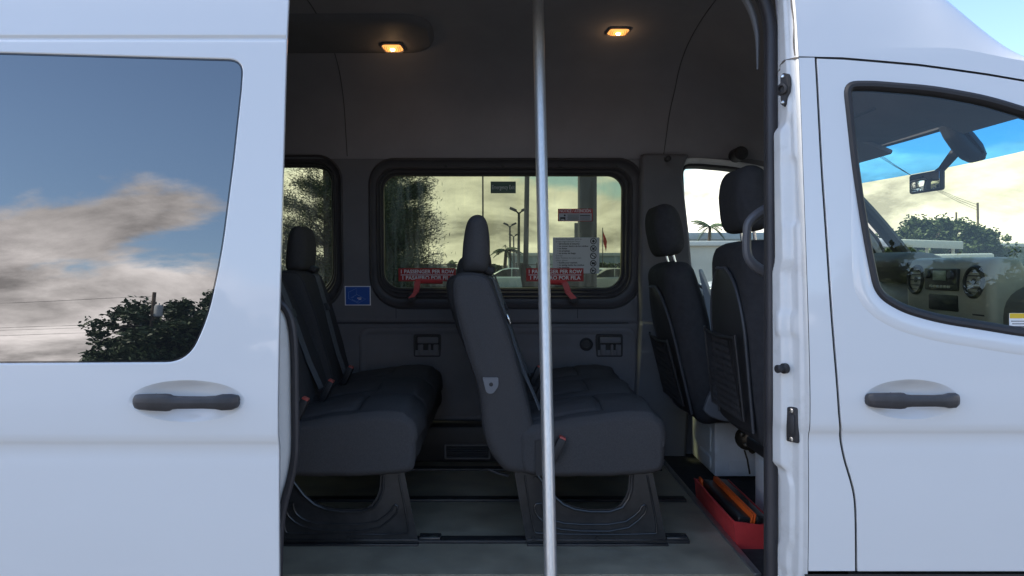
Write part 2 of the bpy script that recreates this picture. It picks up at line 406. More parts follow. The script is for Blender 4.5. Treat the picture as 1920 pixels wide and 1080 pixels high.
def rim(mb, p, ymap, steps):   # steps: (inset, dy) loops
    p = densify(p)
    n = len(p); vs = []; fs = []
    for d, dy in steps:
        for x, z in inset(p, d): vs.append((x, ymap(x, z) + dy, CZ + z))
    for i in range(len(steps) - 1):
        for k in range(n):
            l = (k + 1) % n; fs.append((i * n + k, i * n + l, (i + 1) * n + l, (i + 1) * n + k))
    mb.add(vs, fs); return mb
def rr(x0, z0, x1, z1, r, n=10):
    r = r if isinstance(r, (list, tuple)) else [r] * 4     # bl br tr tl
    cs = [(x0 + r[0], z0 + r[0], 180, r[0]), (x1 - r[1], z0 + r[1], 270, r[1]), (x1 - r[2], z1 - r[2], 0, r[2]), (x0 + r[3], z1 - r[3], 90, r[3])]
    return [(cx + rad * math.cos(R(a0 + 90 * k / n)), cz + rad * math.sin(R(a0 + 90 * k / n))) for cx, cz, a0, rad in cs for k in range(n + 1)]
def chaikin(p, it=2, closed=True):
    for _ in range(it):
        o = [] if closed else [p[0]]
        for i in range(len(p) if closed else len(p) - 1):
            a = p[i]; b = p[(i + 1) % len(p)]
            o.append(tuple(u * .75 + v * .25 for u, v in zip(a, b))); o.append(tuple(u * .25 + v * .75 for u, v in zip(a, b)))
        if not closed: o.append(p[-1])
        p = o
    return p
def fillet(p, rads, n=6):    # round the corners of a polygon
    out = []; N_ = len(p)
    for i in range(N_):
        r_ = rads[i] if isinstance(rads, (list, tuple)) else rads
        a, b, c = Vector(p[i - 1]), Vector(p[i]), Vector(p[(i + 1) % N_])
        if r_ <= 0: out.append(tuple(b)); continue
        u = (a - b); w = (c - b); L = min(r_, u.length * .48, w.length * .48)
        s = b + u.normalized() * L; e = b + w.normalized() * L
        for k in range(n + 1):
            t = k / n; out.append(tuple(s * (1 - t) ** 2 + b * 2 * t * (1 - t) + e * t * t))
    return out
def resample(p, n):
    L = [0]
    for i in range(len(p)): L.append(L[-1] + math.dist(p[i], p[(i + 1) % len(p)]))
    out = []; j = 0
    for k in range(n):
        s = L[-1] * k / n
        while L[j + 1] < s: j += 1
        t = (s - L[j]) / max(1e-9, L[j + 1] - L[j]); a = p[j]; b = p[(j + 1) % len(p)]
        out.append((a[0] + (b[0] - a[0]) * t, a[1] + (b[1] - a[1]) * t))
    return out
def soft(mb, prof, y0, y1, r, n=72, disp=None, wr=0.0, it=2, dy=0.02, xoff=None, pill=False):
    p = resample(chaikin(prof, it), n)
    if area2(p) < 0: p = p[::-1]
    ys = [y0 + r * (1 - math.cos(R(90 * k / 6))) for k in range(6)]
    k = max(2, int((y1 - y0 - 2 * r) / dy)); ys += [y0 + r + (y1 - y0 - 2 * r) * i / k for i in range(k + 1)]
    ys += [y1 - r * (1 - math.cos(R(90 * k / 6))) for k in range(5, -1, -1)]
    vs = []; M = len(ys)
    for y in ys:
        t = min(y - y0, y1 - y); ins = r - math.sqrt(max(0, r * r - (r - t) ** 2)) if t < r else 0
        if pill and ins:
            xa, xb = min(a for a, b in p), max(a for a, b in p); za, zb_ = min(b for a, b in p), max(b for a, b in p)
            hx_, hz2 = (xb - xa) / 2, (zb_ - za) / 2; i2 = min(ins, .86 * hx_)
            ip = [((xa + xb) / 2 + (a - (xa + xb) / 2) * (hx_ - i2) / hx_, (za + zb_) / 2 + (b - (za + zb_) / 2) * (hz2 - i2) / hz2) for a, b in p]
        else: ip = inset(p, ins) if ins else p
        for i, (x, z) in enumerate(ip):
            d = disp(x, z, y) if disp else 0
            if wr: d += wr * noise.noise(Vector((x * 9, y * 9, z * 9))) + wr * .5 * noise.noise(Vector((x * 25, y * 25, z * 25)))
            if d:
                a = ip[i - 1]; b = ip[(i + 1) % n]; tx, tz = b[0] - a[0], b[1] - a[1]; L = math.hypot(tx, tz) or 1
                x += tz / L * d; z -= tx / L * d
            if xoff: x += xoff(y)
            vs.append((x, y, CZ + z))
    fs = [(i * n + k, (i + 1) * n + k, (i + 1) * n + (k + 1) % n, i * n + (k + 1) % n) for i in range(M - 1) for k in range(n)]
    fs.append(tuple(range(n))); fs.append(tuple((M - 1) * n + k for k in range(n))[::-1])
    mb.add(vs, [f[::-1] for f in fs]); return mb
def grid(mb, rows):
    n = len(rows[0]); vs = [v for r_ in rows for v in r_]
    mb.add(vs, [(i * n + k, i * n + k + 1, (i + 1) * n + k + 1, (i + 1) * n + k) for i in range(len(rows) - 1) for k in range(n - 1)]); return mb
def text(body, size, x, y, z, m, parent, width=None, align='LEFT', bold=0.0, name='lettering', rotx=90):
    c = bpy.data.curves.new('lettering', 'FONT'); c.body = body; c.size = size; c.align_x = align; c.align_y = 'CENTER'; c.offset = bold; c.resolution_u = 3
    t = bpy.data.objects.new('tmp', c); COL.objects.link(t); bpy.context.view_layer.update()
    me = bpy.data.meshes.new_from_object(t.evaluated_get(bpy.context.evaluated_depsgraph_get()))
    bpy.data.objects.remove(t); bpy.data.curves.remove(c)
    if not me.vertices: return None
    xs = [v.co.x for v in me.vertices]; w = max(xs) - min(xs); s = width / w if width else 1.0
    Mx = Matrix.Translation((x, y, z)) @ Matrix.Rotation(R(rotx), 4, 'X')
    for v in me.vertices: v.co = Mx @ Vector((v.co.x * s, v.co.y, v.co.z))
    me.name = name
    o = bpy.data.objects.new(name, me); COL.objects.link(o); me.materials.append(m); o.parent = parent
    return o

# ================================================================== GROUND
gm = MB(); gm.add([(-900, -900, 0), (900, -900, 0), (900, 900, 0), (-900, 900, 0)], [(0, 1, 2, 3)])
tag(gm.build('ground', ASPH, smooth=False), kind='structure')

# ================================================================== VAN
van = empty('van', (0.3, YC, 0), 'white high-roof passenger van with its side door slid open', 'van')
FL = -0.95      # floor height below the camera

# ---- sliding door
sd_out = rr(-1.86, -1.16, -.543, .86, [.05, .02, .02, .05], 5)
swin = [Bq(*p, -.12) for p in [(452, 170), (438, 300), (415, 480), (402, 550)]]
swin = [Bq(456, 112, -.12)] + swin[0:3] + [Bq(388, 600, -.12), Bq(350, 679, -.12)] + [Bq(0, 681, -.12), (-1.72, -.243), (-1.72, .538), Bq(0, 99, -.12)]
swin = fillet(swin, [.055, 0, 0, .25, .10, .13, 0, .09, .06, 0], 9)
sdoor = skin('sliding_door', sd_out, [inset(swin, -.004), inset([(q(350, 752, 1.88)[0] + .142 * math.cos(a), q(350, 752, 1.88)[1] + .051 * math.sin(a)) for a in [2 * math.pi * k / 48 for k in range(48)]], 0)], ysl, PAINT, van)
r1 = MB(); rim(r1, inset(swin, -.004), ysl, [(0, 0), (.0015, .0006), (.003, .002), (.004, .006), (.004, .02)]); r1.build('window_lip', PAINT, sdoor)
r1 = MB(); rim(r1, sd_out, ysl, [(0, 0), (-.0015, .0008), (-.002, .003), (-.002, .012), (.002, .018)]); r1.build('door_edge_fold', PAINT, sdoor)
skin('window_glass', inset(swin, .001), [], lambda x, z: ysl(x, z) + .0045, DOORGLASS, sdoor)
r1 = MB(); rim(r1, inset(swin, -.0045), ysl, [(0, .004), (.004, .0058), (.008, .0035)]); r1.build('window_seal', RUBBER, sdoor)
# inner leaf of the door (its back) and the rubber on its leading edge
skin('inner_panel', rr(-1.84, -1.1, -.565, .82, .06, 6), [inset(swin, -.03)], lambda x, z: ysl(x, z) + .06, TRIM, sdoor, -1)
r1 = MB(); r1.tube([(-.570, ysl(0, z) + .034, CZ + z) for z in [-1.12 + .05 * i for i in range(40)]], .014, 8); r1.build('edge_weatherstrip', RUBBER, sdoor)

def handle(cx, cz, L, ymap, parent, cup_w, cup_h, flip=1):
    mb = MB(); rows = []     # dished recess
    for i in range(13):
        r_ = 1 - i / 12; row = []
        for k in range(49):
            a = 2 * math.pi * k / 48; x = cx + cup_w * r_ * math.cos(a); z = cz + cup_h * r_ * math.sin(a)
            dp = .032 * (1 - r_ ** 3.0) ** 1.3 * (1 - .55 * abs(math.cos(a)) * r_)
            row.append((x, ymap(x, z) + dp, CZ + z))
        rows.append(row)
    grid(mb, rows); mb.build('handle_recess', PAINT, parent)
    mb = MB(); rows = []
    prof = [(-.5, .004, .004), (-.495, .0105, .012), (-.47, .0165, .020), (-.42, .0190, .026), (-.30, .0205, .031), (-.16, .0215, .034), (-.125, .0205, .034), (-.10, .017, .034), (-.05, .0155, .034),
            (.20, .0150, .034), (.30, .0165, .033), (.36, .020, .031), (.44, .0195, .026), (.485, .015, .018), (.497, .009, .010), (.5, .004, .004)]
    n = 16
    for t, hz, out in prof:
        x = cx + flip * t * L; row = []
        for k in range(n + 1):
            a = 2 * math.pi * k / n; ca, sa = math.cos(a), math.sin(a)
            e = .75; dz = hz * math.copysign(abs(sa) ** e, sa); dyy = .011 * math.copysign(abs(ca) ** e, ca)
            row.append((x, ymap(cx, cz) - out + .022 - dyy - .008, CZ + cz + dz))
        rows.append(row)
    grid(mb, rows); h = mb.build('door_handle', HANDLE, parent)
    for s in (-.36, .42):
        m2 = MB(); m2.box((cx + flip * s * L, ymap(cx, cz) + .012, CZ + cz), (.03, .04, .022), bev=.004); m2.build('handle_mount', HANDLE, parent)
    m2 = MB(); x = cx - flip * .26 * L
    m2.tube([(x, ymap(cx, cz) - .0185 + .011 - .012 * math.cos(a) - .0065, CZ + cz + .0212 * math.sin(a)) for a in [R(-80 + 16 * k) for k in range(11)]], .0009, 5); m2.build('handle_seam', BLK, parent)
hc = q(350, 752, 1.88); handle(hc[0], hc[1], .260, ysl, sdoor, .142, .051)

# ---- front door
gap = [(1530, 108), (1540, 300), (1547, 400), (1560, 600), (1571, 730), (1574, 780), (1577, 828), (1583, 860), (1594, 895), (1602, 925), (1605, 960), (1606, 1071)]
gapL = chaikin([Bq(*p) for p in gap], 2, False); gapL[-1] = (gapL[-1][0], -.805)
topL = [Bq(*p) for p in [(1530, 108), (1580, 110), (1640, 115), (1720, 122), (1780, 130), (1850, 140), (1920, 152)]]
topL += [(1.52, .455), (1.66, .38), (1.80, .27), (1.93, .13), (2.02, .0)]
gs = .004
fd_out = [(x + gs, z - gs) for x, z in topL] + [(2.10, -.2), (2.10, -.805)] + [(x + gs, z) for x, z in gapL[::-1][:-1]]
fwin_o = [(1580, 152), (1640, 152), (1750, 161), (1850, 179), (1920, 200)]
fwin_b = [(1920, 632), (1850, 620), (1760, 606), (1690, 586), (1640, 555), (1624, 480), (1610, 400), (1596, 300)]
fwin = [Bq(*p) for p in fwin_o] + [(1.55, .375), (1.72, .265), (1.88, .10), (1.94, -.02), (1.90, -.18), (1.6, -.205)] + [Bq(*p) for p in fwin_b]
fwin = fillet(fwin, [.045, .02, .05, .05, .05, .05, .05, .05, .04, .04, .05, .05, .05, .05, .05, .11, .05, .05, .05], 6)
hc2 = q(1709, 749, 2.0)
fdoor = skin('front_door', fd_out, [fwin, [(hc2[0] + .124 * math.cos(a), hc2[1] + .052 * math.sin(a)) for a in [2 * math.pi * k / 48 for k in range(48)]]], ybd, PAINT, van)
handle(hc2[0], hc2[1], .243, ybd, fdoor, .124, .052, 1)
r1 = MB(); rim(r1, fd_out, ybd, [(0, 0), (-.0012, .0008), (-.0015, .003), (-.0015, .03)]); r1.build('door_edge_fold', PAINT, fdoor)
r1 = MB(); rim(r1, fwin, ybd, [(-.003, .002), (.002, -.004), (.007, -.007), (.015, -.006), (.020, .000), (.024, .009), (.024, .03)]); r1.build('window_seal', RUBBER, fdoor)
skin('window_glass', inset(fwin, .012), [], lambda x, z: ybd(x, z) + .012, GLASS_F, fdoor)
fin = inset(fwin, .006)
skin('inner_door_panel', [(x * 1.0, z) for x, z in fd_out], [fin], lambda x, z: ybd(x, z) + .05 + (.03 if z < -.3 else 0), DASH, fdoor, -1)
wp = densify(fwin); base_in = {d: inset(wp, d) for d in (-.050, -.047, -.042, -.03, -.002, .0)}; vs_ = []
for d, dyy in ((-.050, .0006), (-.047, -.0006), (-.042, -.0026), (-.03, -.0035), (-.002, -.0035), (.0, -.001)):
    for (x, z), (xi, zi) in zip(wp, base_in[d]):
        k = max(.06, min(1, (.26 - z) / .30)); xx, zz_ = x + (xi - x) * k, z + (zi - z) * k; vs_.append((xx, ybd(xx, zz_) + dyy * min(1, k * 1.2), CZ + zz_))
nw = len(wp); r1 = MB(); r1.add(vs_, [(i * nw + k, i * nw + (k + 1) % nw, (i + 1) * nw + (k + 1) % nw, (i + 1) * nw + k) for i in range(5) for k in range(nw)]); r1.build('window_surround', PAINT, fdoor, autosm=None)
# ---- B pillar skin, cant rail above the door, sill, rear side
bp = [(.812, -.805)] + [(.812, z) for z in (-.6, -.2, .2, .5)] + [(.812, topL[0][1] + .0)] + [(x - gs, z) for x, z in gapL]
skin('b_pillar_skin', bp, [], ybd, PAINT, van)
r1 = MB(); r1.tube([(x, ybd(x, z) + .012, CZ + z) for x, z in gapL], .006, 6); r1.tube([(x, ybd(x, z) + .012, CZ + z) for x, z in topL], .006, 6); r1.build('door_gap_rubber', RUBBER, van)
zbase = pchip([.8, 1.2, 1.43, 1.64], [.585, .585, .547, .529])
cr = [(.812, topL[0][1] + gs * .9)] + [(x, z + gs) for x, z in topL[1:7]] + [(1.52, .47), (1.60, .50), (1.637, zbase(1.637) + .0015)] + [(1.62 - .02 * k, zbase(1.62 - .02 * k) + .0015) for k in range(22)] + [(1.18, .5865), (.812, .5865)]
skin('cant_rail', cr, [], ybd, PAINT, van)
# lower black cladding
skin('sill_cladding', [(.80, -1.25), (2.1, -1.25), (2.1, -.811), (.80, -.811)], [], lambda x, z: ybd(x, z) - .006, TRIMD, van)
skin('sill_cladding', [(-.62, -1.30), (.80, -1.30), (.80, -1.03), (-.62, -1.03)], [], lambda x, z: ybd(x, z) - .004, TRIMD, van)
skin('rear_side_panel', [(-3.4, -1.25), (-.60, -1.25), (-.60, .586), (-3.4, .586)], [], ybd, PAINT, van)
sroof_f = pchip([.6, .85, 1.0, 1.15, 1.3, 1.37, 1.43, 1.5, 1.64], [1, 1, .88, .66, .41, .28, .17, .08, .02])
def sroof(x):
    return 1.0 if x < .85 else sroof_f(x)
def roofgrid(mb, xs, z_from, far=False):
    zs = [z_from + (1.18 - z_from) * (1 - (1 - k / 26) ** 2.2) for k in range(27)]
    rows = []
    for x in xs:
        s = sroof(x); row = []
        for z in zs: row.append((x, D0 + min(yin(z), 1.01), CZ + (zbase(x) if x > .8 else .585) + (z - .585) * s))
        row += [(a, 2 * YC - b, c) for a, b, c in row[-2::-1]]
        rows.append(row)
    return grid(mb, rows)
m1 = MB(); roofgrid(m1, [.812 + (1.637 - .812) * i / 40 for i in range(41)], .585); m1.build('roof', PAINT, van, autosm=None)
m1 = MB(); roofgrid(m1, [-3.4 + 4.212 * i / 12 for i in range(13)], .86); m1.build('roof', PAINT, van, autosm=None)
skin('rear_side_panel', [(-3.4, .587), (-.60, .587), (-.60, .86), (-3.4, .86)], [], ybd, PAINT, van)
# far side skin with the three windows (same pressings mirrored)
fw1 = [q(722, 540, 3.95), q(1163, 332, 3.95)]
far_main = rr(fw1[0][0], fw1[0][1], fw1[1][0], fw1[1][1], [.085, .085, .075, .075], 10)
rx = q(625, 540, 3.95)
far_rear = rr(-2.0, rx[1] - .015, rx[0], q(0, 317, 3.95)[1], [.085, .11, .075, .075], 10)
skin('far_side_skin', [(-3.4, -1.25), (2.1, -1.25), (2.1, -.02), (1.93, .13), (1.80, .27), (1.66, .38), (1.637, .528), (1.43, .546), (1.2, .585), (-3.4, .585)], [inset(far_main, -.01), inset(far_rear, -.01), inset(fwin, .004)], yfar, PAINT, van, -1)
skin('far_side_skin', [(-3.4, .586), (.812, .586), (.812, .86), (-3.4, .86)], [], yfar, PAINT, van, -1)
yglass = lambda x, z: yfar(x, z) - .035
skin('side_window_glass', inset(far_main, -.012), [], yglass, GLASS_T, van)
skin('rear_side_window_glass', inset(far_rear, -.012), [], yglass, GLASS_D, van)
skin('driver_window_glass', inset(fwin, -.004), [], yglass, GLASS_C, van)
# rear end, underfloor
m1 = MB(); m1.box((-3.42, YC, 1.75), (.06, 1.9, 2.2), bev=.02); m1.build('rear_end', PAINT, van)
m1 = MB(); m1.box((-.85, YC + .18, CZ - 1.06), (5.0, 1.55, .12)); m1.box((1.45, YC, CZ - 1.06), (1.3, 1.9, .12)); m1.build('chassis', TRIMD, van)

# ---- B pillar jamb (pressed steel) on the near side
def seal_x(z): return .3555 * (D0 + .135 + yin(z))
def jamb_x(u, z):
    # u = depth from the outer skin (0 .. .125); returns X
    def sm(a, b, t): t = max(0, min(1, (t - a) / (b - a))); return t * t * (3 - 2 * t)
    xin = seal_x(z) + .014
    x = .812 - .003 * min(1, u / .006) - (.809 - xin) * sm(-.02, .135, u) * 1.0
    c = .060 - .012 * sm(.37, .42, z) + .013 * (1 - sm(-.03, .02, z)) - .012 * (1 - sm(-.60, -.56, z)) + .012 * (1 - sm(-.78, -.74, z))
    rib = sm(c - .024, c - .014, u) - sm(c + .020, c + .034, u)
    amp = .015 * (sm(-.56, -.54, z) * (1 - sm(.36, .39, z))) + .009
    x -= rib * amp
    x -= .008 * (sm(.012, .024, u) - sm(.10, .125, u))
    x += .008 * (sm(.10, .12, z) - sm(.27, .30, z)) * (sm(.014, .026, u) - sm(.040, .05, u))
    x -= .006 * (sm(-.20, -.18, z) - sm(-.14, -.12, z)) * (sm(.02, .04, u) - sm(.07, .085, u))
    x += .004 * (sm(-.92, -.90, z) - sm(-.84, -.82, z)) * (sm(.03, .05, u) - sm(.08, .10, u))
    return x
m1 = MB(); rows = []
for i in range(241):
    z = -1.0 + 1.84 * i / 240
    rows.append([(jamb_x(u, z), ybd(0, z) + u + .001, CZ + z) for u in [0, .002, .006, .012] + [.016 + .125 * k / 36 for k in range(37)]])
grid(m1, rows); jamb = m1.build('b_pillar_jamb', JAMB, van, autosm=None)
# roof seam at the jamb with sealant cracks
m1 = MB(); zz = topL[0][1] + .01
m1.tube([(jamb_x(u, zz) - .0005, ybd(0, zz) + u, CZ + zz - .01 + .006 * math.sin(u * 40) - u * .08) for u in [.0 + .010 * k for k in range(13)]], [.0022 + .0012 * math.sin(k * 1.7) for k in range(13)], 6)
m1.tube([(jamb_x(.012, z) - .001 + .001 * math.sin(z * 60), ybd(0, z) + .012 + .003 * math.sin(z * 45), CZ + z) for z in [zz + .02 * k for k in range(15)]], .0022, 6)
m1.build('seam_sealant', pm('cracked_sealant', (0.16, 0.14, 0.12), 0.8, var=0.5, vscale=60), van)
def on_jamb(px, py):
    u = .06
    for _ in range(40):
        z = (VY - py) * (D0 + u) / F; z = (VY - py) * (ybd(0, z) + u) / F
        d = jamb_x(u, z) * F / (px - VX); u = max(0, min(.13, .6 * u + .4 * (d - ybd(0, z))))
    return Vector((jamb_x(u, z), ybd(0, z) + u, CZ + z))
# contact bracket with two rivets
c = on_jamb(1473, 168); Xn = Vector((-.8, -.6, 0)); TD = Vector((.6, -.8, 0))
m1 = MB()
pl = [(-.000, .055), (.020, .050), (.030, .035), (.034, .012), (.030, -.012), (.018, -.03), (.012, -.052), (0, -.058), (-.012, -.052), (-.014, -.02), (-.034, -.016), (-.034, .014), (-.016, .022), (-.014, .045)]
n = len(pl)
m1.add([c + Xn * .006 + TD * (a * .55) + Vector((0, 0, b * .82)) for a, b in pl] + [c + Xn * .013 + TD * (a * .5) + Vector((0, 0, b * .78)) for a, b in pl] + [c - Xn * .008 + TD * (a * .55) + Vector((0, 0, b * .82)) for a, b in pl], [tuple(range(n, 2 * n))[::-1]] + [(k, (k + 1) % n, n + (k + 1) % n, n + k) for k in range(n)] + [(2 * n + k, 2 * n + (k + 1) % n, (k + 1) % n, k) for k in range(n)])
m1.disc(c + Xn * .011, Xn, [(.015, 0), (.015, .008), (.009, .010), (.008, .003), (.002, .002)], 18)
br = m1.build('contact_bracket', TRIMD, van)
for dz, dyy in ((.041, .0), (-.043, .002)):
    m2 = MB(); m2.disc(c + Xn * .012 + Vector((0, 0, dz * .85)), Xn, [(.0055, 0), (.005, .003), (.003, .0045)], 14); m2.build('rivet', CHROME, br)
# rubber stop pin
c = on_jamb(1481, 692); m1 = MB(); m1.disc(c + Vector((.004, 0, 0)), Vector((-.9, -.45, 0)), [(.014, 0), (.014, .010), (.008, .013), (.007, .022), (.0105, .024), (.011, .032), (.008, .035)], 18); m1.build('door_stop_pin', RUBBER, van)
# striker plate
c = on_jamb(1484, 795); m1 = MB(); RJ = Matrix.Rotation(R(37), 3, 'Z'); m1.box(c + Xn * .003, (.012, .036, .094), rot=RJ, bev=.005, seg=3); m1.box(c + Xn * .010, (.006, .020, .055), rot=RJ, bev=.003); sp = m1.build('striker_plate', TRIMD, van)
for dz in (.038, -.038):
    m2 = MB(); m2.disc(c + Xn * .009 + Vector((0, 0, dz)), Xn, [(.006, 0), (.006, .003), (.003, .0035)], 14); m2.build('screw', CHROME, sp)

# ---- seal round the opening (near side)
sealp = []
ztop = .90
for k in range(46): z = -1.0 + (ztop - .24 + 1.0) * k / 45; sealp.append((seal_x(z), D0 + .135 + yin(z), z))
for k in range(1, 15):
    a = R(90 * k / 14); z = ztop - .24 + .24 * math.sin(a); sealp.append((seal_x(z) - .17 + .17 * math.cos(a), D0 + .135 + yin(z), z))
for k in range(1, 20): sealp.append((seal_x(ztop) - .17 - 1.3 * k / 19, D0 + .135 + yin(ztop), ztop))
m1 = MB(); m1.tube([(x, y, CZ + z) for x, y, z in sealp], .0165, 12); m1.build('door_opening_seal', SEALM, van)
m1 = MB(); m1.tube([(x - .002, y + .022, CZ + z - .004) for x, y, z in sealp[3:]], .013, 8); m1.build('pillar_trim', TRIMD, van)
m1 = MB()
hs = [(x - .026, y + .045, CZ + z - .014) for x, y, z in sealp if z > .56][:26]
m1.tube(hs, [.003 + .011 * math.sin(math.pi * k / (len(hs) - 1)) for k in range(len(hs))], 8); m1.build('header_trim_strip', pm('grey_trim_strip', (0.12, .118, .12), .5, var=.05), van)
# inner B pillar trim behind the seal, near side
m1 = MB(); rows = []
for i in range(41):
    z = -1.0 + 1.62 * i / 40; y = D0 + .155 + yin(z); e = seal_x(z) - .786
    rows.append([(.792 + e, y - .02, CZ + z), (.790 + e, y + .012, CZ + z), (.800 + e, y + .04, CZ + z), (.84, y + .08, CZ + z), (.95, y + .06, CZ + z), (.96, y - .06, CZ + z)])
grid(m1, rows); m1.build('pillar_trim', TRIMD, van)
# rear edge jamb of the opening (white) with its seal
rsp = [(505, 562), (522, 566), (538, 580), (547, 605), (552, 650), (553, 740), (554, 830), (552, 862), (545, 900), (533, 940), (525, 985), (523, 1050), (520, 1120)]
rs3 = [W(a, b, 2.12) for a, b in chaikin(rsp, 2, False)]
m1 = MB(); m1.tube(rs3, .0115, 10); m1.build('door_opening_seal', SEALM, van)
m1 = MB(); rows = []
for p in rs3: rows.append([(p.x - .006, p.y + .004, p.z), (p.x - .02, p.y - .004, p.z), (p.x - .035, p.y - .012, p.z), (p.x - .10, p.y - .02, p.z), (p.x - .16, p.y - .02, p.z)])
grid(m1, rows); m1.build('rear_jamb', JAMB, van)
skin('inner_side_panel', [(-3.3, -1.0), (-.62, -1.0), (-.62, .84), (-3.3, .84)], [], lambda x, z: ybd(x, z) + .11, TRIM, van, -1)

# ---- interior: far wall, headliner, floor
def ywall(x, z):
    y = 3.925 - .75 * yin(z)
    t = max(0, min(1, (-.288 - z) / .014)); return y - .022 * t * t * (3 - 2 * t)
o1 = [q(690, 581, 3.87), q(1208, 296, 3.87)]; wo_main = rr(o1[0][0], o1[0][1], o1[1][0], o1[1][1], [.17, .17, .13, .13], 10)
wo_rear = rr(-2.15, q(0, 585, 3.87)[1], q(642, 0, 3.87)[0], q(0, 290, 3.87)[1], [.17, .17, .13, .13], 10)
dwin_in = inset(fwin, -.012)
wall = skin('wall_trim', [(-3.35, -1.0), (2.05, -1.0), (2.05, -.1), (1.93, .13), (1.80, .27), (1.64, .40), (1.60, .53), (-3.35, .53)], [wo_main, wo_rear, dwin_in], ywall, TRIM, van)
def frame(outer, inner, gl):
    st = [(0, .0, .0), (.05, -.010, 0), (.12, -.013, 0), (.18, -.006, 0), (.24, .006, 0), (.50, .010, 0), (.53, -.003, 0), (.60, -.006, 0), (.65, .004, 0), (.70, .012, 0), (.73, .006, 0), (.80, .004, 0), (.84, .012, 0), (.90, .022, 0), (.93, .014, 0), (.97, .016, 0), (1.0, .03, 0)]
    vs = []; n = len(outer)
    for t, dyy, _ in st:
        for (a, b), (c_, d_) in zip(outer, inner):
            x, z = a + (c_ - a) * t, b + (d_ - b) * t
            vs.append((x, (3.925 - .75 * yin(z)) + dyy, CZ + z))
    m = MB(); m.add(vs, [(i * n + k, i * n + (k + 1) % n, (i + 1) * n + (k + 1) % n, (i + 1) * n + k) for i in range(len(st) - 1) for k in range(n)])
    return m
fr = frame(wo_main, far_main, None).build('window_frame', FRAMEM, van, autosm=60)
m1 = MB(); rim(m1, far_main, lambda x, z: 3.925 - .75 * yin(z) + .02, [(-.003, .004), (.0, -.002), (.003, .004)]); m1.build('glass_edge_glint', pm('golden_glint', (.2, .19, .12), .3, var=.1), fr)  # golden strip, its colour paints the light glint along the glass edge
for px in (836, 943, 1050, 1157):
    p = W(px, 311, 3.86); m1 = MB(); m1.disc((p.x, 3.925 - .75 * yin(p.z - CZ) - .004, p.z), (0, -1, 0), [(.008, 0), (.008, .004), (.003, .004)], 12); m1.build('screw', TRIMD, fr)
frame(wo_rear, far_rear, None).build('rear_window_frame', FRAMEM, van, autosm=60)
m1 = MB(); rim(m1, dwin_in, ywall, [(0, 0), (.004, -.006), (.012, -.006), (.02, .02), (.02, .05)]); m1.build('driver_window_seal', RUBBER, van)
m1 = MB(); rim(m1, dwin_in, lambda x, z: ywall(x, z), [(-.030, -.004), (-.026, -.014), (-.010, -.016), (.0, -.008)]); m1.build('driver_window_flange', JAMB, van)
# lower wall: seam ledge, pressed panel, latches, seams
def wy(z): return ywall(0, z)
m1 = MB()
zl = q(0, 606, 3.87)[1]
for px in (740, 1085):
    x = q(px, 0, 3.87)[0]; m1.tube([(x, wy(z), CZ + z) for z in (-.215, -.25, -.283)], .0018, 5)
m1.tube([(x, wy(-.30) + .001, CZ - .300) for x in (-3.2, .66)], .0025, 5); m1.build('trim_seam', BLK, wall)
pan = rr(q(672, 0, 3.86)[0], -.80, q(1195, 0, 3.86)[0], q(0, 616, 3.86)[1], .05, 8)
m1 = MB(); rim(m1, pan, lambda x, z: ywall(x, z), [(-.004, .002), (0, -.006), (.006, -.010), (.018, -.010), (.03, -.004), (.035, -.003)]); m1.build('lower_wall_panel', TRIM2, wall)
skin('lower_wall_panel', inset(pan, .034), [], lambda x, z: ywall(x, z) - .004, TRIM2, wall)
for a, b in ((773, 826), (1119, 1171)):
    x0, x1 = q(a, 0, 3.85)[0], q(b, 0, 3.85)[0]; z1, z0 = q(0, 628, 3.85)[1], q(0, 672, 3.85)[1]; y = wy(-.4) - .004
    m1 = MB(); rim(m1, rr(x0, z0, x1, z1, .012, 4), lambda x, z: y, [(0, 0), (.003, -.010), (.010, -.010), (.013, .004), (.02, .012)]); lt = m1.build('latch_housing', TRIMD, wall)
    m2 = MB(); m2.box(((x0 + x1) / 2, y - .001, CZ + (z0 + z1) / 2), (x1 - x0 - .012, .006, z1 - z0 - .012)); m2.build('latch_back', BLK, lt, smooth=False)
    m2 = MB(); m2.box(((x0 + x1) / 2 + .004, y - .010, CZ + z1 - .030), (.105, .014, .032), bev=.005); m2.build('latch_lever', TRIM2, lt)
    for dx in (-.033, .012, .045):
        m2 = MB(); m2.box(((x0 + x1) / 2 + dx, y - .009, CZ + z0 + .038), (.026 if dx != .012 else .014, .016, .055), bev=.004); m2.build('latch_tab', TRIM2, lt)
p = W(1102, 648, 3.83); m1 = MB(); m1.disc((p.x, wy(-.4) - .003, p.z), (0, -1, 0), [(.034, 0), (.034, .006), (.028, .009), (.024, .004), (.018, .004), (.016, .010), (.004, .010)], 22); m1.build('round_cap', TRIMD, wall)
# heater outlet at the foot of the wall
m1 = MB(); m1.box((.0, 3.76, CZ - .865), (1.55, .16, .17), bev=.012); ht = m1.build('heater_duct', TRIMD, van)
vx0, vx1 = q(838, 0, 3.68)[0], q(915, 0, 3.68)[0]
for k in range(5):
    m2 = MB(); m2.box(((vx0 + vx1) / 2, 3.678, CZ - .878 - .011 * k), ((vx1 - vx0), .012, .004), rot=Matrix.Rotation(R(30), 3, 'X')); m2.build('vent_slat', SHELL, ht)
m2 = MB(); rim(m2, rr(vx0 - .012, -.935, vx1 + .012, -.862, .008, 4), lambda x, z: 3.678, [(0, 0), (.003, -.006), (.008, -.006), (.010, .0)]); m2.build('vent_frame', TRIM, ht)

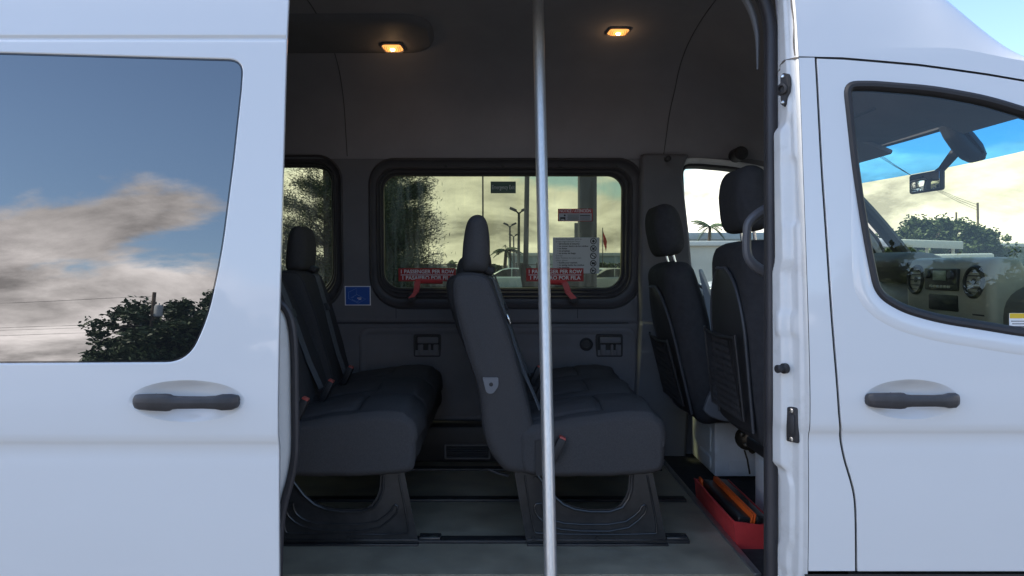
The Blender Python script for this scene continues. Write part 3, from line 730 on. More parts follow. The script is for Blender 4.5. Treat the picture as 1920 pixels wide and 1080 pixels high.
# B pillar trim on the far side (driver belt post)
colp = [q(1203, 284, 3.8), q(1296, 286, 3.8), q(1284, 322, 3.8), q(1300, 440, 3.8), q(1312, 560, 3.8), q(1300, 900, 3.7), (.66, -1.0), q(1203, 600, 3.8)]
cp = fillet(colp, [.04, .01, .03, .05, .05, 0, 0, .05], 5)
m1 = MB(); rim(m1, cp, lambda x, z: ywall(x, z), [(0, 0), (.006, -.035), (.014, -.044), (.02, -.046)]); m1.build('belt_post_trim', TRIM, van)
skin('belt_post_trim', inset(cp, .0195), [], lambda x, z: ywall(x, z) - .046, TRIM, van)
m1 = MB(); m1.disc(W(1253, 297, 3.72), (0, -1, 0), [(.014, -.03), (.014, .004), (.006, .008)], 14); m1.build('trim_plug', TRIMD, van)
m1 = MB(); p = W(1390, 287, 3.76); m1.disc(p, (0, -1, 0), [(.034, -.10), (.034, 0), (.022, .012), (.01, .012)], 20); m1.build('belt_height_knob', TRIMD, van)

# headliner
cpf = [(3.905 - .75 * yin(.5) + .045, .50), (3.86, .60), (3.83, .72), (3.77, .85), (3.66, .955), (3.48, 1.02), (3.25, 1.052), (3.01, 1.06), (2.77, 1.052), (2.54, 1.02), (2.36, .985), (2.29, .95), (2.26, .93)]
cpf = chaikin(cpf, 3, False)
sh_f = pchip([.8, .9, 1.0, 1.15, 1.3, 1.37, 1.43, 1.6, 1.66], [1, .97, .84, .6, .33, .17, .06, .03, .03])
def sh(x): return 1.0 if x < .8 else sh_f(x)
def headpt(x, y, z): return (x, y, CZ + .50 + (z - .50) * sh(x))
def hrow(x): return [headpt(x, y, z) for y, z in cpf]
m1 = MB(); grid(m1, [hrow(-3.35 + 4.9 * i / 70) for i in range(71)] + [hrow(1.60), hrow(1.66)])
hl = m1.build('headliner', HEADL, van, autosm=None)
# cab headliner below the near/far cant rails
m1 = MB(); grid(m1, [[(x, 2.12, CZ + .50), (x, 2.16, CZ + .50 + .05 * sh(x)), (x, 2.24, CZ + .5 + .33 * sh(x))] for x in [.80 + .86 * i / 20 for i in range(21)]]); m1.build('cab_side_liner', HEADL, van)
def headz(y):
    for (a, b), (c_, d_) in zip(cpf, cpf[1:]):
        if c_ <= y <= a: t = (y - a) / (c_ - a); return b + (d_ - b) * t
    return .8
for xx, yr in ((.862, (3.88, 2.3)), (-.765, (3.88, 2.3))):
    pts = []
    for k in range(60):
        y = yr[0] + (yr[1] - yr[0]) * k / 59; x = xx - (.030 * max(0, 1 - (3.88 - y) / .12) if xx > 0 else 0)
        p = headpt(x, y, headz(y)); pts.append((p[0], p[1] - .001, p[2] - .0012))
    m1 = MB(); m1.tube(pts, .0020, 6); m1.build('headliner_seam', FRAMEM, hl)
# overhead air unit at the left
m1 = MB(); rows = []
outl = rr(-2.2, 0, q(815, 0, 3.42)[0], 1, 0.0, 1)
y0_, y1_ = 3.585, 3.22
xs = [-2.2, -1.6, -1.2, -.8, -.6, -.5, -.44, -.40, -.36, -.33, -.31, -.295, -.288]
for x in xs:
    t = max(0, (x + .44) / .152); w = math.sqrt(max(.0, 1 - t ** 3)) if t < 1 else .0
    row = []
    ymid = (y0_ + y1_) / 2; hw = (y0_ - y1_) / 2 * (w * .85 + .15)
    for k in range(17):
        s = -1 + 2 * k / 16; y = ymid - s * hw; lift = .028 * (1 - abs(s) ** 6) * (1 if t < .9 else max(0, (1 - t) / .1))
        p = headpt(x, y, headz(y)); row.append((p[0], p[1] - lift * .35, p[2] - lift + .002))
    rows.append(row)
grid(m1, rows); m1.build('overhead_air_unit', TRIM2, hl)
# floor
skin_floor = MB(); skin_floor.box((-1.28, 3.125, CZ + FL - .02), (4.12, 1.55, .04)); skin_floor.build('floor', FLOORM, van, smooth=False)
m1 = MB(); m1.box((-1.28, 2.335, CZ + FL - .028), (4.12, .028, .05), bev=.006); m1.build('floor_edge_trim', TRIMD, van)
m1 = MB(); m1.box((.79, 3.11, CZ + FL + .002), (.022, 1.54, .012), bev=.003); m1.build('threshold_strip', ALU, van)
m1 = MB(); m1.box((1.42, YC, CZ + FL - .03), (1.22, 1.82, .04)); m1.build('cab_floor', CARPET, van, smooth=False)
m1 = MB(); m1.box((.1, 2.19, CZ - 1.22), (1.4, .26, .03), bev=.006); m1.build('entry_step', RAILM, van)
m1 = MB(); m1.box((.1, 2.33, CZ - 1.10), (1.4, .015, .22)); m1.build('step_riser', TRIMD, van)
for y in (2.605, 3.06, 3.52):
    m1 = MB(); m1.box((-1.3 if y != 2.605 else -1.26, y + .028, CZ + FL + .004), (4.1 if y != 2.605 else 3.82, .05, .014), bev=.003); m1.build('floor_rail', RAILM, van)
for px in (807, 1255):
    p = W(px, 1022, 2.6); m1 = MB(); m1.box((p.x, 2.625, CZ + FL + .011), (.055, .02, .006), bev=.002); m1.build('rail_latch', TRIMD, van)
# cab bulk: far foot wall & front bulkhead
m1 = MB(); m1.box((2.42, YC, CZ - .55), (.1, 1.8, 1.0)); m1.build('bulkhead', TRIMD, van)

# ---- windshield
def wsp(u, v):    # u across 0..1 (near to far), v 0 top..1 bottom
    y = 2.17 + 1.68 * u; k = 1 - ((y - YC) / .84) ** 2
    xt, zt = 1.60 + .14 * k, .515 + .02 * k; xb, zb = 2.14 + .22 * k, -.08 + .0 * k
    return Vector((xt + (xb - xt) * v, y, CZ + zt + (zb - zt) * v + .035 * math.sin(math.pi * v)))
for nm, v0, v1, mt in (('windshield_tint_band', 0.0, .25, GLASS_B), ('windshield', .25, 1.0, GLASS_W)):
    m1 = MB(); grid(m1, [[wsp(i / 20, v0 + (v1 - v0) * k / 8) for k in range(9)] for i in range(21)]); m1.build(nm, mt, van, autosm=None)
for u in (0.0, 1.0):
    m1 = MB(); m1.tube([wsp(u, k / 10) + Vector((-.01, 0, 0)) for k in range(11)], .035, 10); m1.build('a_pillar', TRIMD, van)
m1 = MB(); m1.tube([wsp(k / 16, 0) + Vector((-.03, 0, .0)) for k in range(17)], .022, 8); m1.build('windshield_header', TRIM, van)
# hood and front fender
m1 = MB(); grid(m1, [[(2.1 + .9 * i / 10, 2.06 + 1.9 * k / 12, CZ - .10 - .05 * (i / 10) - .35 * (i / 10) ** 4 - .05 * abs(k / 6 - 1) ** 3) for k in range(13)] for i in range(11)]); m1.build('hood', PAINT, van, autosm=None)
skin('front_fender', [(2.106, -.85), (2.2, -.85), (2.35, -.62), (2.6, -.55), (2.85, -.62), (2.98, -.85), (3.02, -.45), (2.9, -.2), (2.106, -.12)], [], ybd, PAINT, van)
for wx in (2.6, -2.1):
    for wy_ in (2.14, 3.88):
        m1 = MB(); m1.disc((wx, wy_ - .12, .36), (0, 1, 0), [(.20, 0), (.33, .0), (.36, .03), (.36, .20), (.33, .23), (.2, .23)], 28); w_ = m1.build('wheel', TYRE, van)
        m2 = MB(); m2.disc((wx, wy_ - .125, .36), (0, 1, 0), [(.06, -.0), (.19, .02), (.20, .0), (.20, .24), (.05, .24)], 28); m2.build('rim', RIMM, w_)

# ---- dashboard
m1 = MB(); soft(m1, [(1.90, -.62), (1.80, -.30), (1.78, -.16), (1.83, -.085), (1.98, -.045), (2.25, -.05), (2.38, -.12), (2.38, -.62)], 2.13, 3.88, .02, it=2, dy=.1)
dash = m1.build('dashboard', DASH, van, autosm=None)
m1 = MB(); soft(m1, [(1.86, -.62), (1.755, -.30), (1.735, -.12), (1.745, .005), (1.78, .028), (1.88, .02), (1.95, -.2), (1.95, -.62)], 2.72, 3.29, .035, it=1, dy=.05); cs_ = m1.build('centre_console', DASHL, dash, autosm=40)
ax = Vector((-1, 0, .10))
for y in (2.81, 3.20):
    m2 = MB(); m2.disc((1.742, y, CZ - .065), ax, [(.062, -.02), (.062, .004), (.055, .012), (.047, .010), (.045, -.004), (.012, -.004), (.012, .006), (.006, .008)], 26); m2.build('air_vent', TRIMD, dash)
    m2 = MB()
    for k in range(5):
        a = R(90 - 30 * (k + 1)); w_ = .044 * math.cos(a); m2.box((1.738, y, CZ - .065 + .044 * math.sin(a)), (.006, 2 * w_, .004))
    m2.build('vent_vane', SHELL, dash)
m2 = MB(); m2.box((1.735, 3.005, CZ - .060), (.02, .215, .085), bev=.005); m2.build('radio', TRIMD, dash)
m2 = MB(); m2.box((1.724, 3.005, CZ - .045), (.006, .085, .038), bev=.002); m2.build('radio_display', LCD, dash)
for y in (2.925, 3.085):
    m2 = MB(); m2.disc((1.726, y, CZ - .042), ax, [(.016, 0), (.015, .012), (.004, .013)], 16); m2.build('radio_knob', SHELL, dash)
for k in range(6):
    m2 = MB(); m2.box((1.725, 2.945 + .024 * k, CZ - .088), (.006, .018, .010), bev=.002); m2.build('radio_button', DASHL, dash)
m2 = MB(); m2.box((1.745, 3.005, CZ - .150), (.02, .20, .065), bev=.008); m2.build('console_tray', BLK, dash)
for y in (2.79, 3.22):
    m2 = MB(); m2.box((1.752, y, CZ - .165), (.02, .085, .06), bev=.008); m2.build('console_switch_pad', TRIMD, dash)
m2 = MB(); soft(m2, [(1.86, -.22), (1.80, -.12), (1.84, -.06), (1.98, -.03), (2.1, -.04), (2.1, -.2)], 2.2, 2.66, .04, it=2, dy=.06); m2.build('airbag_cover', DASH, dash)
m2 = MB(); soft(m2, [(1.84, -.10), (1.74, -.02), (1.74, .03), (1.82, .06), (1.98, .04), (2.05, -.1)], 3.36, 3.74, .05, it=2, dy=.06); m2.build('instrument_hood', DASH, dash)
m2 = MB(); cw = Vector((1.56, 3.55, CZ - .12)); rot = Matrix.Rotation(R(-62), 3, 'Y')
m2.tube([cw + rot @ Vector((.185 * math.cos(a), .185 * math.sin(a), 0)) for a in [2 * math.pi * k / 32 for k in range(32)]], .015, 10, closed=True)
for a in (0, 120, 240): m2.tube([cw, cw + rot @ Vector((.18 * math.cos(R(a)), .18 * math.sin(R(a)), 0))], .014, 8)
m2.build('steering_wheel', TRIMD, dash)
# mirror and its mount
mm = MB(); mm.box((1.70, 3.05, CZ + .325), (.022, .20, .080), rot=Matrix.Rotation(R(5), 3, 'Z'), bev=.010, seg=3); mr_ = mm.build('rear_view_mirror', TRIMD, van)
mm = MB(); Rz = Matrix.Rotation(R(5), 3, 'Z'); mm.box(Vector((1.70, 3.05, CZ + .325)) + Rz @ Vector((-.0115, 0, 0)), (.002, .185, .066), rot=Rz, bev=.0009); mm.build('mirror_face', MIRROR, mr_)
mm = MB(); mm.tube([(1.705, 3.04, CZ + .34), (1.73, 3.0, CZ + .37), (1.76, 2.96, CZ + .43)], [.012, .014, .02], 8); mm.build('mirror_stem', TRIMD, mr_)
mm = MB(); soft(mm, [(1.70, .57), (1.66, .55), (1.71, .45), (1.78, .38), (1.84, .395), (1.81, .47)], 2.86, 2.95, .03, it=1, dy=.05); mm.build('sensor_cover', TRIMD, van)
mm = MB(); mm.box((1.50, YC - .02, CZ + .56), (.24, .34, .035), rot=Matrix.Rotation(R(14), 3, 'Y'), bev=.01); mm.build('overhead_console', TRIM2, van)
for y in (2.50, 3.50):
    mm = MB(); mm.box((1.59, y, CZ + .505), (.17, .50, .022), rot=Matrix.Rotation(R(22), 3, 'Y'), bev=.008); mm.build('sun_visor', HEADL, van)
# window decal low on the front door glass
dl = MB(); p0 = Bq(1902, 604); yd = ybd(0, p0[1]) + .009
dl.box((p0[0] + .02, yd, CZ + p0[1] - .002), (.055, .001, .05)); wd = dl.build('warning_decal', WHT, van, smooth=False)
dl = MB(); dl.box((p0[0] + .02, yd - .0008, CZ + p0[1] + .016), (.053, .001, .013)); dl.build('decal_header', YELL, wd, smooth=False)
for k in range(4):
    dl = MB(); dl.box((p0[0] + .018, yd - .0008, CZ + p0[1] + .002 - .007 * k), (.042 - .006 * (k % 2), .001, .002)); dl.build('decal_line', INKG, wd, smooth=False)
COVERG = pm('grey_handle_plastic', (.13, .13, .14), .45, var=.06)
# grab handle on the near B pillar
m1 = MB(); pts = chaikin([W(1442, 392, 2.34), W(1430, 396, 2.34), W(1412, 408, 2.33), W(1402, 420, 2.33), W(1400, 440, 2.33), W(1400, 475, 2.33), W(1408, 492, 2.33), W(1428, 508, 2.34), W(1442, 510, 2.34)], 1, False)
m1.tube(pts, [.013 + .005 * abs(2 * k / (len(pts) - 1) - 1) for k in range(len(pts))], 10); m1.build('grab_handle', COVERG, van)
for py in (393, 510):
    m1 = MB(); m1.disc(W(1440, py, 2.34), (-1, 0, 0), [(.022, -.03), (.022, 0), (.016, .006)], 14); m1.build('handle_foot', COVERG, van)

# ================================================================== GRAB POLE
def polept(z): return (.1544 - (z + .926) * (.02 / 1.834), 2.28 + (z + .914) * (.36 / 1.859), CZ + z)
gp = empty('grab_pole', polept(-1.20), 'bright steel grab pole standing in the open doorway', 'pole')
m1 = MB(); m1.tube([polept(z) for z in (-1.2, -.8, -.4, 0, .4, .8, 1.045)], .0193, 24); m1.build('tube', STEEL, gp)
for z, s in ((-1.2, 1), (1.045, -1)):
    m1 = MB(); m1.disc(polept(z), (0, 0, s), [(.045, 0), (.045, .006), (.026, .012), (.021, .02)], 24); m1.build('flange', STEEL, gp)

# ================================================================== BENCH SEATS
S = 2.6 / F
def Q(px, py): return ((px - VX) * S, (VY - py) * S)
BACK = [Q(*p) for p in [(846, 530), (846, 555), (858, 615), (880, 685), (895, 725), (900, 765), (904, 810), (914, 842), (936, 874), (952, 887), (1004, 890), (1005, 830), (998, 780), (979, 704), (955, 620), (930, 548), (914, 516), (890, 510), (862, 511), (850, 517)]]
HEAD = [Q(*p) for p in [(863, 505), (864, 470), (869, 428), (876, 405), (892, 397), (908, 402), (915, 424), (918, 458), (915, 498), (908, 512), (870, 513)]]
CUSH = [Q(*p) for p in [(975, 812), (1000, 806), (1060, 794), (1120, 785), (1180, 779), (1218, 782), (1236, 790), (1243, 804), (1245, 830), (1245, 860), (1243, 874), (1236, 883), (1215, 886), (1160, 890), (1000, 891), (975, 880)]]
def cush_d(x, z, y):
    d = 0.0
    for c_ in (SEATY[0][1], SEATY[1][1]): d -= .016 * math.exp(-((y - c_) / .008) ** 2)
    if z > -.60:
        for yc_ in [.5 * (a + b) for a, b in SEATY]:
            e = abs(y - yc_); d += .036 * max(0, 1 - (e / .215) ** 2) ** .8 * (1 if x < .52 else .5)
            if e < .13 and .08 < x < .36:
                d -= .006 * math.exp(-((x - .355) / .006) ** 2) if x > .30 else 0
            if .08 < x < .37: d -= .009 * math.exp(-((e - .135) / .007) ** 2)
            if e < .135: d -= .011 * math.exp(-((x - .36) / .008) ** 2)
    for yy in (Y0B + .022, Y1B - .022): d += .004 * math.exp(-((y - yy) / .006) ** 2)
    return d
Y0B, Y1B = 2.58, 3.80
SEATY = [(2.58, 2.985), (2.985, 3.39), (3.39, 3.80)]
def base_plate(y):
    out = fillet([Q(964, 884), Q(1224, 884), Q(1252, 1022), Q(988, 1022)], .012, 4)
    hole = fillet([Q(1003, 888), Q(1180, 888), Q(1178, 925), Q(1158, 955), Q(1090, 955), Q(1048, 940)], [.01, .01, .05, .06, .06, .08], 6)
    m = MB(); m.plate(out, [hole], y, y + .004)
    # pressed ribs
    def rib(pts, r): m.tube([(Q(*p)[0], y - .0015, CZ + Q(*p)[1]) for p in chaikin(pts, 1, False)], r * .75, 8)
    rib([(1008, 892), (1046, 942), (1088, 960), (1162, 960), (1184, 928), (1186, 890)], .0075)
    rib([(1016, 944), (1002, 946), (1003, 964), (1024, 984), (1060, 996), (1170, 997), (1208, 968), (1214, 950), (1206, 946), (1198, 962), (1166, 984), (1066, 984), (1036, 976), (1018, 960), (1016, 944)], .005)
    rib([(984, 892), (990, 930), (1000, 995), (1008, 1002), (1228, 1003), (1234, 996), (1214, 892)], .0045)
    m.box((Q(1120, 0)[0], y - .006, CZ + Q(0, 1022)[1] + .004), (264 * S, .030, .008), bev=.002)
    m.box((Q(1120, 0)[0], y - .003, CZ + Q(0, 1013)[1]), (262 * S, .008, .006), bev=.002)
    return m
SEAMM = pm('dark_seam_thread', (.02, .02, .022), .9, var=.1)
COVER = pm('grey_cover_plastic', (.17, .175, .19), .45, var=.05)
def belt_path(yc_):
    pts = [(-.060, yc_ + .05, -.03), (-.018, yc_ + .045, -.055), (.004, yc_ + .035, -.12), (.030, yc_ + .02, -.20), (.062, yc_ - .01, -.30), (.098, yc_ - .05, -.40), (.135, yc_ - .08, -.485), (.145, yc_ - .085, -.51)]
    return [(x, y, CZ + z) for x, y, z in pts]
def make_bench(label, dx, tilt):
    b = empty('bench_seat', (.12, 3.19, CZ + FL), label, 'seat', 'three-seat benches of the van')
    m = MB(); soft(m, CUSH, Y0B, Y1B, .022, n=110, disp=cush_d, wr=.005, it=1, dy=.011); cu = m.build('cushion', FABRIC, b, autosm=None)
    pp = resample(chaikin(CUSH, 1), 110); pz = [(x, Y0B + .010, CZ + z) for x, z in inset(pp if area2(pp) > 0 else pp[::-1], .0045)]
    g = MB(); g.tube([p for p in pz if p[2] - CZ > -.62 and p[0] > .10], .0055, 6); g.build('piping', FABRIC, cu)
    bvh = BVHTree.FromPolygons([v.co for v in cu.data.vertices], [tuple(p.vertices) for p in cu.data.polygons])
    def seam(pts):
        out = []
        for x, y in pts:
            h_ = bvh.ray_cast(Vector((x, y, CZ)), Vector((0, 0, -1)))
            if h_[0] is not None: out.append(h_[0] + Vector((0, 0, -.0004)))
        if len(out) > 2: g_ = MB(); g_.tube(out, .0022, 5); g_.build('seam', SEAMM, cu)
    for i, (a, c_) in enumerate(SEATY):
        yc2 = (a + c_) / 2
        for s_ in (-1, 1): seam([(.10 + .26 * k / 20, yc2 + s_ * .135) for k in range(21)])
        seam([(.36, yc2 - .135 + .27 * k / 16) for k in range(17)])
        if i < 2: seam([(.10 + .44 * k / 24, c_) for k in range(25)])
        rec, drop = tilt[i]
        bm_ = MB(); soft(bm_, BACK, a + .006, c_ - .006, .035, n=90, wr=.003, it=2, dy=.02, disp=lambda x, z, y: -.004 * math.exp(-((y - (a + .04)) / .005) ** 2) - .004 * math.exp(-((y - (c_ - .04)) / .005) ** 2))
        piv = Vector((.05, 0, CZ - .68)); Mr = Matrix.Translation(piv) @ Matrix.Rotation(R(-rec), 4, 'Y') @ Matrix.Translation(-piv)
        bm_.v = [Mr @ v for v in bm_.v]; bk = bm_.build('backrest', FABRIC, b, autosm=None)
        pb = resample(chaikin(BACK, 2), 90); pb = inset(pb if area2(pb) > 0 else pb[::-1], .009)
        for yy in (a + .020, c_ - .020):
            g = MB(); g.tube([Mr @ Vector((x, yy, CZ + z)) for x, z in pb], .0032, 5, closed=True); g.build('piping', FABRIC2, bk)
        hm = MB(); soft(hm, HEAD, (a + c_) / 2 - .13, (a + c_) / 2 + .13, .05, n=60, wr=.002, it=2, dy=.03, pill=True)
        hm.v = [Mr @ (v - Vector((0, 0, drop))) for v in hm.v]; hr = hm.build('headrest', FABRIC, b, autosm=None)
        for s in (-.07, .07):
            pm_ = MB(); pm_.tube([Mr @ Vector((-.085, (a + c_) / 2 + s, CZ - .07)), Mr @ Vector((-.083, (a + c_) / 2 + s, CZ + .05 - drop))], .006, 8); pm_.build('headrest_post', CHROME, hr)
        bl = MB(); pts = belt_path((a + c_) / 2); bl.ribbon([Mr @ Vector(p) for p in pts], (0.15, 1, 0), .046, .0025); bt = bl.build('seat_belt', BELT, b, autosm=30)
        g = MB(); g.box(Mr @ Vector((-.045, (a + c_) / 2 + .05, CZ - .02)), (.06, .075, .03), rot=Matrix.Rotation(R(20), 3, 'Y'), bev=.008); g.build('belt_guide', TRIMD, bt)
        g = MB(); p4 = Mr @ Vector(pts[3]); g.box(p4 + Vector((.006, 0, 0)), (.008, .06, .035), rot=Matrix.Rotation(R(-22), 3, 'Y'), bev=.003); g.build('belt_tongue', CHROME if i == 0 else SHELL, bt)
        g = MB(); px_ = (.165, a + .045, CZ - .50) if (i or dx) else (.195, a - .012, CZ - .62); g.box(px_, (.028, .04, .085), rot=Matrix.Rotation(R(25), 3, 'Y'), bev=.006); bu = g.build('belt_buckle', TRIMD, b)
        g = MB(); g.box(Vector(px_) + Matrix.Rotation(R(25), 3, 'Y') @ Vector((0, 0, .042)), (.022, .032, .012), rot=Matrix.Rotation(R(25), 3, 'Y'), bev=.003); g.build('release_button', pm('buckle_red', (.5, .09, .07), .4, var=.05) if 'buckle_red' not in MATS else MATS['buckle_red'], bu)
    # side bracket cover and hinge on the near end
    g = MB(); cvr = fillet([Q(905, 706), Q(934, 706), Q(935, 722), Q(924, 737), Q(912, 735)], [.004, .004, .01, .015, .015], 4); g.plate(cvr, [], Y0B - .002, Y0B + .012); cv = g.build('recliner_cover', COVER, b)
    g = MB(); g.disc((Q(921, 0)[0], Y0B + .002, CZ + Q(0, 719)[1]), (0, -1, 0), [(.007, 0), (.007, .004), (.003, .005)], 12); g.build('cover_bolt', TRIMD, cv)
    g = MB(); g.plate(fillet([Q(1004, 822), Q(1016, 822), Q(1018, 888), Q(1004, 888)], .006, 3), [], Y0B - .006, Y0B + .02); g.build('hinge_cover', TRIMD, b)
    p0 = base_plate(2.605).build('base_plate', STEELB, b, autosm=40)
    for y in (3.06, 3.52):
        c_ = p0.copy(); COL.objects.link(c_); c_.parent = b; c_.location = p0.location + Vector((0, y - 2.605, 0))
    for px, py in ((1004, 897), (1120, 1010), (1000, 1010)):
        g = MB(); g.disc((Q(px, 0)[0], 2.603, CZ + Q(0, py)[1]), (0, -1, 0), [(.007, 0), (.006, .005), (.003, .005)], 10); g.build('bolt', STEELB, b)
    for px in (975, 1215):
        g = MB(); g.box((Q(px, 0)[0], 3.12, CZ - .715), (.035, .99, .030), bev=.004); g.build('cross_rail', STEELB, b)
    g = MB(); g.box((Q(1272, 0)[0], 2.633, CZ + FL + .013), (.075, .045, .016), bev=.004); g.build('rail_foot', STEELB, b)
    g = MB(); g.tube([(Q(955, 0)[0], 2.9, CZ - .80), (Q(940, 0)[0] - .01, 2.9, CZ - .79), (Q(930, 0)[0] - .03, 2.9, CZ - .775)], .005, 6); g.build('release_lever', SHELL, b)
    b.location.x += dx
    return b
make_bench('charcoal fabric bench seat just behind the steel grab pole', 0, [(0, 0), (4.5, .13), (0, 0.10)])
make_bench('charcoal fabric bench seat half hidden behind the slid-open door', -.843, [(0, 0), (6, .08), (0, 0.0)])

# ================================================================== FRONT SEATS
def front_seat(name, label, hx, yc_, zt, rec, fab, base_y):
    b = empty(name, (hx + .3, yc_, CZ + FL), label, 'seat', 'front seats of the van')
    piv = Vector((hx + .22, 0, CZ - .55)); Mr = Matrix.Translation(piv) @ Matrix.Rotation(R(-rec), 4, 'Y') @ Matrix.Translation(-piv)
    x0 = hx + (zt + .45) * math.sin(R(rec))     # upright seat: headrest rear at x0
    def P(m, prof, y0, y1, r, nm, mt, par, **k):
        soft(m, prof, y0, y1, r, **k); m.v = [Mr @ v for v in m.v]; return m.build(nm, mt, par, autosm=None)
    P(MB(), [(x0, zt - .22), (x0 - .005, zt - .10), (x0 + .02, zt - .01), (x0 + .07, zt), (x0 + .115, zt - .03), (x0 + .125, zt - .12), (x0 + .11, zt - .225), (x0 + .04, zt - .235)], yc_ - .15, yc_ + .15, .06, 'headrest', fab, b, n=60, wr=.002, dy=.03, pill=True)
    for s in (-.07, .07):
        g = MB(); g.tube([Mr @ Vector((x0 + .06, yc_ + s, CZ + zt - .22)), Mr @ Vector((x0 + .065, yc_ + s, CZ + zt - .30))], .006, 8); g.build('headrest_post', CHROME, b)
    prof = [(x0 - .02, zt - .29), (x0 + .02, zt - .262), (x0 + .09, zt - .262), (x0 + .115, zt - .32), (x0 + .125, zt - .55), (x0 + .14, zt - .95), (x0 + .0, zt - .97), (x0 - .035, zt - .90), (x0 - .035, zt - .55), (x0 - .03, zt - .38)]
    bk = P(MB(), prof, yc_ - .245, yc_ + .245, .075, 'backrest', fab, b, n=80, wr=.003, dy=.03, pill=True)
    # hard back panel with map net
    hwid = lambda z: .195 * (1 - max(0, (z - (zt - .55)) / .22) ** 2 * .55) if z > zt - .55 else .195
    rows = []
    for i in range(25):
        z = zt - .90 + .55 * i / 24; t = i / 24; w = .195 * math.sqrt(max(.02, 1 - max(0, (t - .55) / .46) ** 2))
        rows.append([Mr @ Vector((x0 - .036 - .022 * (1 - (k / 7 - 1) ** 2 * .8), yc_ + w * (k / 7 - 1), CZ + z)) for k in range(15)])
    g = MB(); grid(g, rows); pnl = g.build('back_panel', TRIMD, b, autosm=None)
    g = MB(); g.tube([r_[0] for r_ in rows] + rows[-1][1:-1] + [r_[-1] for r_ in rows[::-1]], .006, 6); g.build('panel_edge', SHELL, pnl)
    net = MB()
    zt2 = zt - .58; zb2 = zt - .86
    for k in range(22):
        for sgn in (1, -1):
            y0 = -.18 + .36 * k / 21; pts = []
            for j in range(7):
                y = y0 + sgn * .10 * j / 6
                if abs(y) <= .185: pts.append(Mr @ Vector((x0 - .072, yc_ + y, CZ + zb2 + (zt2 - zb2) * j / 6)))
            if len(pts) > 1: net.tube(pts, .0014, 4)
    net.tube([Mr @ Vector((x0 - .074, yc_ - .185, CZ + zt2)), Mr @ Vector((x0 - .080, yc_, CZ + zt2 - .01)), Mr @ Vector((x0 - .074, yc_ + .185, CZ + zt2))], .005, 6)
    for s in (-1, 1): net.tube([Mr @ Vector((x0 - .072, yc_ + s * .187, CZ + zt2 + .01)), Mr @ Vector((x0 - .066, yc_ + s * .187, CZ + zb2))], .005, 6)
    nb = net.build('map_net', TRIMD, b, autosm=40)
    g = MB(); soft(g, [(x0 - .0, zt - .93), (x0 + .02, zt - .82), (x0 + .15, zt - .80), (x0 + .42, zt - .78), (x0 + .56, zt - .76), (x0 + .60, zt - .83), (x0 + .56, zt - .91), (x0 + .1, zt - .95)], yc_ - .25, yc_ + .25, .06, n=70, wr=.003, dy=.04); g.build('cushion', fab, b, autosm=None)
    # side shield
    g = MB(); soft(g, [(x0 - .01, zt - .94), (x0 + .03, zt - .80), (x0 + .12, zt - .74), (x0 + .20, zt - .83), (x0 + .45, zt - .88), (x0 + .45, zt - .95)], yc_ - .275, yc_ - .250, .008, n=50, dy=.01); g.build('side_shield', COVER, b, autosm=None)
    return b
dsx = front_seat('driver_seat', 'black driver seat by the far window, white steel box beneath it', .675, 3.44, .285, 13, FABRIC2, 3.4)
psx = front_seat('passenger_seat', 'black front passenger seat behind the door pillar, tall headrest nearest', .815, 2.74, .355, 5, FABRIC2, 2.7)
# near bolster of the driver seat: light grey side cover
g = MB(); P_ = [W(1308, 498, 3.19), W(1318, 520, 3.19), W(1340, 575, 3.19), W(1368, 640, 3.19), W(1371, 668, 3.19), W(1352, 682, 3.19), W(1338, 660, 3.19), W(1330, 600, 3.19), W(1316, 540, 3.19)]
n = len(P_); P2 = chaikin([tuple(p) for p in P_], 2); n = len(P2); g.add(P2 + [(x + .02, y + .03, z) for x, y, z in P2], [tuple(range(n))] + [(k, n + k, n + (k + 1) % n, (k + 1) % n) for k in range(n)]); g.build('side_cover', pm('light_grey_seat_cover', (.22, .25, .28), .45, var=.05), dsx, autosm=40)
# driver seat box (white steel) with pressings
def seat_box(par, x0, x1, y0, y1, zt, nm='seat_box'):
    g = MB(); g.box(((x0 + x1) / 2, (y0 + y1) / 2, CZ + (zt + FL) / 2), (x1 - x0, y1 - y0, zt - FL), bev=.008); o = g.build(nm, WSTEEL, par)
    g = MB(); h = zt - FL
    def lp(ya, yb, za, zb): 
        loop = rr(ya, za, yb, zb, .02, 4); m = len(loop); vs = []
        for d, dx in ((0, 0.0005), (.005, .006), (.010, .007)):
            for a, b in inset(loop, d): vs.append((x0 - .0 - dx, a, CZ + b))
        g.add(vs, [(i * m + k, i * m + (k + 1) % m, (i + 1) * m + (k + 1) % m, (i + 1) * m + k) for i in range(2) for k in range(m)] + [tuple(2 * m + k for k in range(m))])
    lp(y0 + .05, y1 - .04, FL + .09, zt - .03); lp(y0 + .05, y0 + .26, FL + .012, FL + .078)
    g.build('pressing', WSTEEL, o)
    g = MB(); g.plate(rr(x0 + .10, FL + .10, x0 + .26, zt - .09, .02, 4), [], y0 - .006, y0 - .0005); g.plate(rr(x0 + .06, FL + .02, x0 + .30, FL + .075, .015, 4), [], y0 - .005, y0 - .0005); g.build('pressing', WSTEEL, o)
    return o
seat_box(dsx, .965, 1.40, 3.43, 3.84, -.71)
g = MB(); g.box((1.17, 3.62, CZ - .69), (.44, .42, .03), bev=.008); g.build('seat_slide', TRIMD, dsx)
seat_box(psx, .99, 1.40, 2.56, 2.97, -.71)
g = MB(); g.box((1.17, 2.74, CZ - .68), (.44, .42, .04), bev=.008); g.build('seat_slide', TRIMD, psx)
g = MB(); c = W(1400, 822, 3.30); g.disc(c, (-.5, -1, .1), [(.045, -.05), (.05, -.02), (.05, 0), (.035, .01), (.012, .012)], 18)
